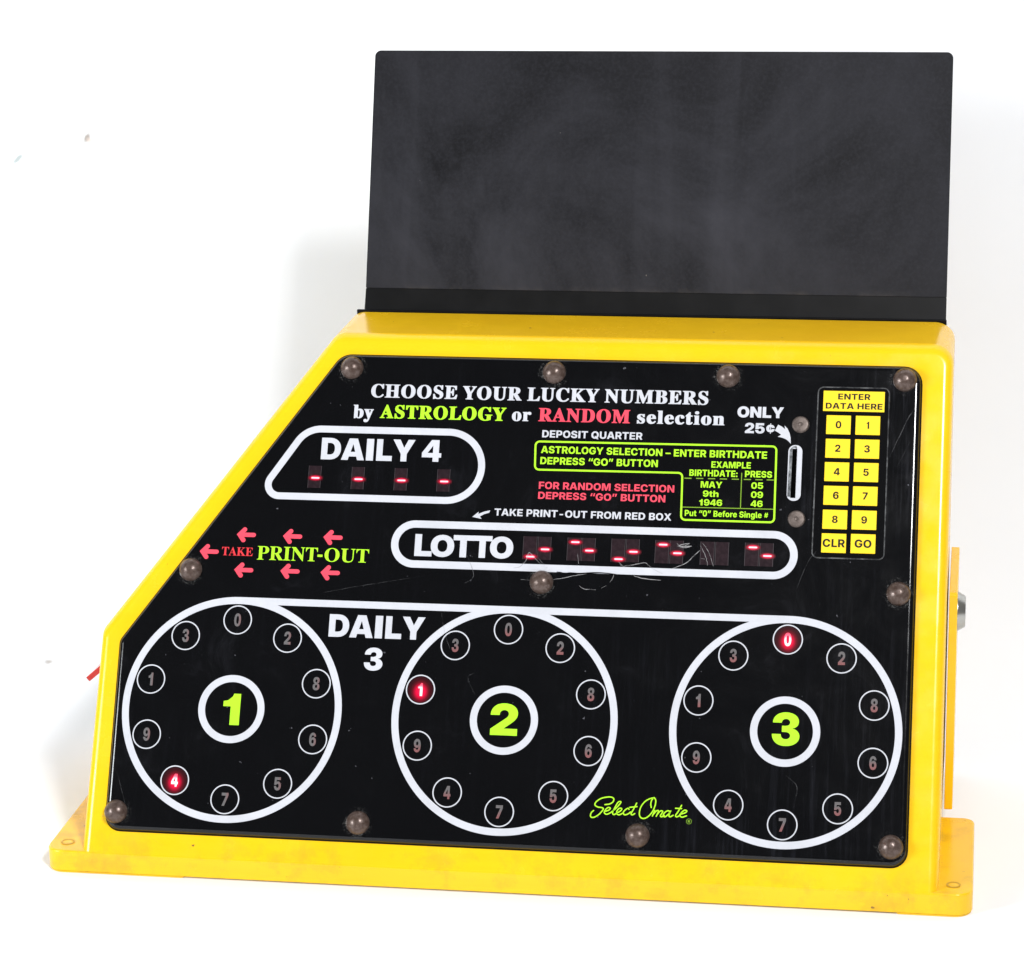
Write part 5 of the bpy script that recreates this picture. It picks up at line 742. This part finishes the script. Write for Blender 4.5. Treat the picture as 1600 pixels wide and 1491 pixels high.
for (u, v), a, b in zip(mm(ART['LOTMOD']), ('low', 'top', 'low', 'top', None, 'top'), ('mid', 'mid', 'mid', 'mid', None, 'mid')):
    module(disp, u - 0.0039, v, 0.0073, 0.0122, a); module(disp, u + 0.0037, v, 0.0070, 0.0122, b)

# ---- the three number dials
DR, DS, ASP = 0.05903, 0.14469, 1.0088
STW = 0.0037
def digit_bm(ch, lit, grey):
    bm = bmesh.new()
    ring(bm, 0, 0, 0.00772, 0.00710, INKZ, 0, 56, ASP)
    text(bm, 'digit', ch, -0.0018 if ch != '1' else -0.0013, 0.0018 if ch != '1' else 0.0011, -0.0034, 0.0068, 0.0002, 1)
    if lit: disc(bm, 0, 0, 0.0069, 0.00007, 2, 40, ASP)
    return bm
for k, (n, hot) in enumerate((('1', '4'), ('2', '1'), ('3', '0'))):
    cx = (k - 1) * DS
    bm = bmesh.new()
    ring(bm, 0, 0, DR, DR - STW, INKZ + 1e-5 * k, 0, 160, ASP)
    ring(bm, 0, 0, 0.0178, 0.0178 - STW, INKZ, 0, 96, ASP)
    if k == 0:                                  # the bar that joins the three rings along the top
        y1 = DR * ASP; stroke(bm, [(0, y1 - STW / 2), (DS * 2, y1 - STW / 2)], STW, INKZ + 4e-5)
    fnt, s, u0, u1, v, cap = next(a for a in ART['TEXT'] if a[7] == 'dial' and a[1] == n)[:6]
    text(bm, fnt, s, u0 / 1000 - cx, u1 / 1000 - cx, v / 1000, cap / 1000, INKZ, 1)
    dial = obj('number_dial', bm, [INK['white'], INK['lime']], root, PANEL @ Matrix.Translation((cx, 0, 0)), None,
               'white ring of ten digits round a lime ' + ('one', 'two', 'three')[k])
    for i, ch in enumerate('0286574913'):
        a = R(90.6 - 36 * i)
        lit = ch == hot
        mats = [INK['white'], M_hot if lit else (M_digitgrey if k == 0 else M_digit)] + ([M_lensglow] if lit else [])
        o = obj('digit_lamp', digit_bm(ch, lit, k == 0), mats, dial, Matrix.Translation((0.0469 * math.cos(a), 0.0469 * ASP * math.sin(a), 0)), None)
        if lit: o['label'] = 'digit glowing red'

# ---- script maker's mark
bm = bmesh.new()
for i, s in enumerate(ART['SCRIPT']):
    stroke(bm, spline(mm(s), 5), 0.00062, INKZ + i * 5e-6, 0, False, True)
(u, v), = mm([ART['REG']])
ring(bm, u, v, 0.0014, 0.0012, INKZ, 1, 28)
text(bm, 'medium', 'R', u - 0.00052, u + 0.0006, v - 0.00065, 0.0013, INKZ, 1)
obj('script_lettering', bm, [INK['lime'], INK['thin']], root, PANEL, None, 'flowing lime script by the third dial')

# ---- coin slot
(u, v), (us, vs) = mm(ART['SLOT'])
bm = bmesh.new()
W_, H_ = 0.0072, 0.0296
outer = rpoly([(-W_ / 2, -H_ / 2), (W_ / 2, -H_ / 2), (W_ / 2, H_ / 2), (-W_ / 2, H_ / 2)], 0.0034, 0, 8)
hole = rpoly([(-0.0028, -0.0136), (0.0010, -0.0136), (0.0010, 0.0136), (-0.0028, 0.0136)], 0.0006, 0, 8)
poly(bm, [(p.x, p.y) for p in outer], 0.0001, 0)
A = [bm.verts.new((p.x, p.y, 0.0001)) for p in outer]; B_ = [bm.verts.new((p.x, p.y, 0.0009)) for p in outer]
slot = obj('coin_slot', bm, INK['white'], root, PANEL @ Matrix.Translation((u, v, 0)), None, 'upright slot in a white oval surround')
bm = bmesh.new(); poly(bm, [(-0.0033, -0.0126), (-0.0016, -0.0130), (-0.0016, 0.0128), (-0.0008, 0.0134), (0.0008, 0.0137), (0.0008, 0.0128), (0.0004, 0.0145), (-0.0014, 0.0140), (-0.0030, 0.0122)], 0.00016)
obj('slot_edge', bm, M_slotwall, slot, None, None)
bm = bmesh.new(); poly(bm, [(-0.00165, -0.0133), (0.0009, -0.0133), (0.0009, 0.0128), (-0.0015, 0.0128)], 0.00022)  # flat black plate painted for the slot's dark depth, no hole cut
obj('slot_dark_plate', bm, M_dark, slot, None, None)

# ---- keypad
K = mm(ART['KPAD'])
uL = (K[0][0] + K[3][0]) / 2; uR = (K[1][0] + K[2][0]) / 2; vT = (K[0][1] + K[1][1]) / 2; vB = (K[2][1] + K[3][1]) / 2
bm = bmesh.new()
kp = [(uL, vB), (uR, vB), (uR, vT), (uL, vT)]
poly(bm, [(p.x, p.y) for p in rpoly(kp, 0.0034, 0.0006, 6)], 0.00009, 0)
a = rpoly(kp, 0.0034, 0.0001, 6); b = rpoly(kp, 0.0034, 0.0008, 6)
A = [bm.verts.new((p.x, p.y, 0.00002)) for p in a]; B2 = [bm.verts.new((p.x, p.y, 0.00022)) for p in rpoly(kp, 0.0034, 0.00045, 6)]; C2 = [bm.verts.new((p.x, p.y, 0.00007)) for p in b]
for i in range(len(A)):
    j = (i + 1) % len(A)
    bm.faces.new((A[i], A[j], B2[j], B2[i])).material_index = 1; bm.faces.new((B2[i], B2[j], C2[j], C2[i])).material_index = 1
pad = obj('keypad', bm, [M_pad, M_padedge], root, PANEL, None)
kh = mm(ART['KHEAD']); bm = bmesh.new()
u0, u1 = (kh[0][0] + kh[3][0]) / 2, (kh[1][0] + kh[2][0]) / 2; v1, v0 = (kh[0][1] + kh[1][1]) / 2, (kh[2][1] + kh[3][1]) / 2
box(bm, (u0, v0, 0.00005), (u1, v1, 0.00020))
(a, b) = ART['KTXT']
text(bm, 'medium', 'ENTER', a[0] / 1000, a[2] / 1000, (a[1] + a[3]) / 2000, 0.0032, 0.00024, 1)
text(bm, 'medium', 'DATA HERE', b[0] / 1000, b[2] / 1000, (b[1] + b[3]) / 2000, 0.00315, 0.00024, 1)
obj('key_header', bm, [M_key, M_keyblack], pad, None, None)
legends = [('0', '1'), ('2', '3'), ('4', '5'), ('6', '7'), ('8', '9'), ('CLR', 'GO')]
for row, lg in zip(ART['KEYS'], legends):
    for (u, v), s in zip(mm(row), lg):
        bm = bmesh.new(); w, h = 0.0126, 0.0101
        box(bm, (-w / 2, -h / 2, 0.00005), (w / 2, h / 2, 0.0003), 0, 0.00012)
        if len(s) == 1: text(bm, 'medium', s, 0, 0, -0.00185, 0.0038, 0.00036, 1, keep=0.98)
        elif s == 'CLR': text(bm, 'medium', s, -0.0057, 0.0057, -0.0021, 0.0042, 0.00036, 1)
        else: text(bm, 'medium', s, -0.0043, 0.0043, -0.0021, 0.0042, 0.00036, 1)
        obj('key', bm, [M_key, M_keyblack], pad, Matrix.Translation((u, v, 0)), None)

# ---- dome screws and flat rivets
def dome_bm(r, h, seg=32, rings=9):
    bm = bmesh.new(); Rr = (r * r + h * h) / (2 * h); am = math.asin(r / Rr); lp = []
    lp.append([Vector((r * math.cos(2 * math.pi * k / seg), r * math.sin(2 * math.pi * k / seg), -0.0002)) for k in range(seg)])
    for j in range(rings):
        a = am * (1 - j / rings)
        lp.append([Vector((Rr * math.sin(a) * math.cos(2 * math.pi * k / seg), Rr * math.sin(a) * math.sin(2 * math.pi * k / seg), Rr * math.cos(a) - Rr + h + 0.0004)) for k in range(seg)])
    loft(bm, lp); ring(bm, 0, 0, r + 0.0030, r - 0.0002, 0.00017, 1, 40); return bm
first = None
for i, (u, v) in enumerate(mm(ART['SCREWS'])):
    if first is None: o = first = obj('dome_screw', dome_bm(0.0062, 0.0041), [M_screw, M_dusthalo], root, None, 60)
    else: o = first.copy(); col.objects.link(o); o.parent = root
    o.matrix_local = PANEL @ Matrix.Translation((u, v, 0)) @ Matrix.Rotation(i * 1.7, 4, 'Z')
first = None
for i, (u, v) in enumerate(mm(ART['RIVETS'])):
    if first is None:
        bm = bmesh.new(); lp = []
        for r, z_ in [(0.0045, -0.0002), (0.0045, 0.0004), (0.0041, 0.0009), (0.0036, 0.0011), (0.0011, 0.0011), (0.0009, 0.0007), (0.0003, 0.0006)]:
            lp.append([Vector((r * math.cos(2 * math.pi * k / 32), r * math.sin(2 * math.pi * k / 32), z_)) for k in range(32)])
        loft(bm, lp); o = first = obj('flat_rivet', bm, M_rivet, root, None, 40)
    else: o = first.copy(); col.objects.link(o); o.parent = root
    o.matrix_local = PANEL @ Matrix.Translation((u, v, 0)) @ Matrix.Rotation(i * 2.1, 4, 'Z')

# ---- scratches and cracks in the acrylic
for i, s in enumerate(ART['SCR']):
    bm = bmesh.new(); near = i <= 16
    p = spline(mm(s), 5)
    p = [q + Vector((random.uniform(-1, 1), random.uniform(-1, 1))) * 0.00012 for q in p]
    stroke(bm, p, random.choice((0.00024, 0.00030, 0.00040)) * (1.0 if near else 0.65), 0.00026 + i * 4e-6, 0, False, False, lambda s_: 0.35 + 0.65 * math.sin(math.pi * min(max(s_, 0.02), 0.98)))
    obj('scratch', bm, M_scratch if near else M_faint, root, PANEL, None)

bm = bmesh.new()
stroke(bm, spline(mm(ART['CHIP']), 4), 0.0007, 0.0004, 0, False, False, lambda s_: 0.3 + 0.7 * math.sin(math.pi * min(max(s_, 0.03), 0.97)))
obj('scratch', bm, M_pad, root, PANEL, None, 'dark crack along the lower edge of the capsule outline')

# ---- header board: bent black sheet standing behind the top edge
LEAN = R(20.0)
HV = Vector((0, math.sin(LEAN), math.cos(LEAN))); HN = Vector((0, -math.cos(LEAN), math.sin(LEAN)))
H0 = Vector((0, 0.1603, 0.0819 + 0.1786))
HU0, HU1 = -0.1012, 0.2187
Hp = lambda u, h, n: H0 + Vector((u, 0, 0)) + HV * h + HN * n
hs, ht = 0.0118, 0.1455
bm = bmesh.new()
pts = [(HU0, hs), (HU1, hs), (HU1, ht), (HU0, ht)]; rr = [0.0006, 0.0006, 0.0034, 0.0034]
loft(bm, [[Hp(p.x, p.y, n_) for p in rpoly(pts, rr, i_, 6)] for i_, n_ in [(0.0003, -0.0030), (0, -0.0027), (0, -0.00015), (0.00015, 0.0)]])
board = obj('header_board', bm, [M_header], root, smooth=40)
bm = bmesh.new()
pts = [(HU0 - 0.0012, -0.030), (HU1, -0.030), (HU1, hs - 0.00003), (HU0, hs - 0.00003)]
loft(bm, [[Hp(p.x, p.y, n_) for p in rpoly(pts, 0.0006, i_, 3)] for i_, n_ in [(0.0003, -0.0030), (0, -0.0026), (0, -0.0004), (0.0001, -0.0003)]])
obj('header_strip', bm, M_strip, board, smooth=40)
bm = bmesh.new()
box(bm, (HU0 - 0.0042, YB - 0.0002, 0.2200), (HU1 + 0.0004, YB + 0.0014, 0.2606), 0, 0.0006)
obj('back_plate', bm, M_strip, root, smooth=40)

# ---- access door on the right-hand wall, with its lock
bm = bmesh.new()
prof = [(0.060, 0.0178), (0.141, 0.0178), (0.141, 0.1385), (0.060, 0.1385)]
loft(bm, [[Vector((x_, p.x, p.y)) for p in rpoly(prof, [0.001, 0.001, 0.002, 0.002], i_, 5)] for i_, x_ in [(0.0003, 0.2249), (0, 0.2252), (0, 0.2288), (0.0004, 0.2292)]])
door = obj('access_door', bm, M_yellow, root, smooth=40)
bm = bmesh.new(); yc, zc = 0.0745, 0.1240; lp = []
for r, x_ in [(0.0103, 0.2292), (0.0103, 0.2296), (0.0084, 0.2328), (0.0079, 0.2334), (0.0040, 0.2334), (0.0038, 0.2330), (0.0005, 0.2330)]:
    lp.append([Vector((x_, yc + r * math.cos(2 * math.pi * k / 36), zc + r * math.sin(2 * math.pi * k / 36))) for k in range(36)])
loft(bm, lp); obj('lock', bm, M_steel, door, smooth=35)

# ---- red print-out chute on the left-hand wall, only its lip shows
bm = bmesh.new()
a, b = Vector((-0.2208, 0, 0.0880)), Vector((-0.2482, 0, 0.0648))
d = (b - a).normalized(); nn = Vector((d.z, 0, -d.x)) * 0.0019
if nn.z < 0: nn = -nn
y0, y1 = 0.082, 0.128
quad = [a - nn * .6, b - nn * .6, b + nn * .6, a + nn * .6]
loft(bm, [[Vector((p.x, y_, p.z)) for p in quad] for y_ in (y0, y0 + 0.0002, y1)])
for ya, yb_ in ((y0 - 0.003, y0 - 0.0002), (y1 + 0.0002, y1 + 0.003)):
    q2 = [a - nn * .6, b - nn * .6, b + nn * 0.9, a + nn * 1.2]
    loft(bm, [[Vector((p.x, y_, p.z)) for p in q2] for y_ in (ya, yb_)])
obj('red_chute', bm, M_red, root, smooth=30)
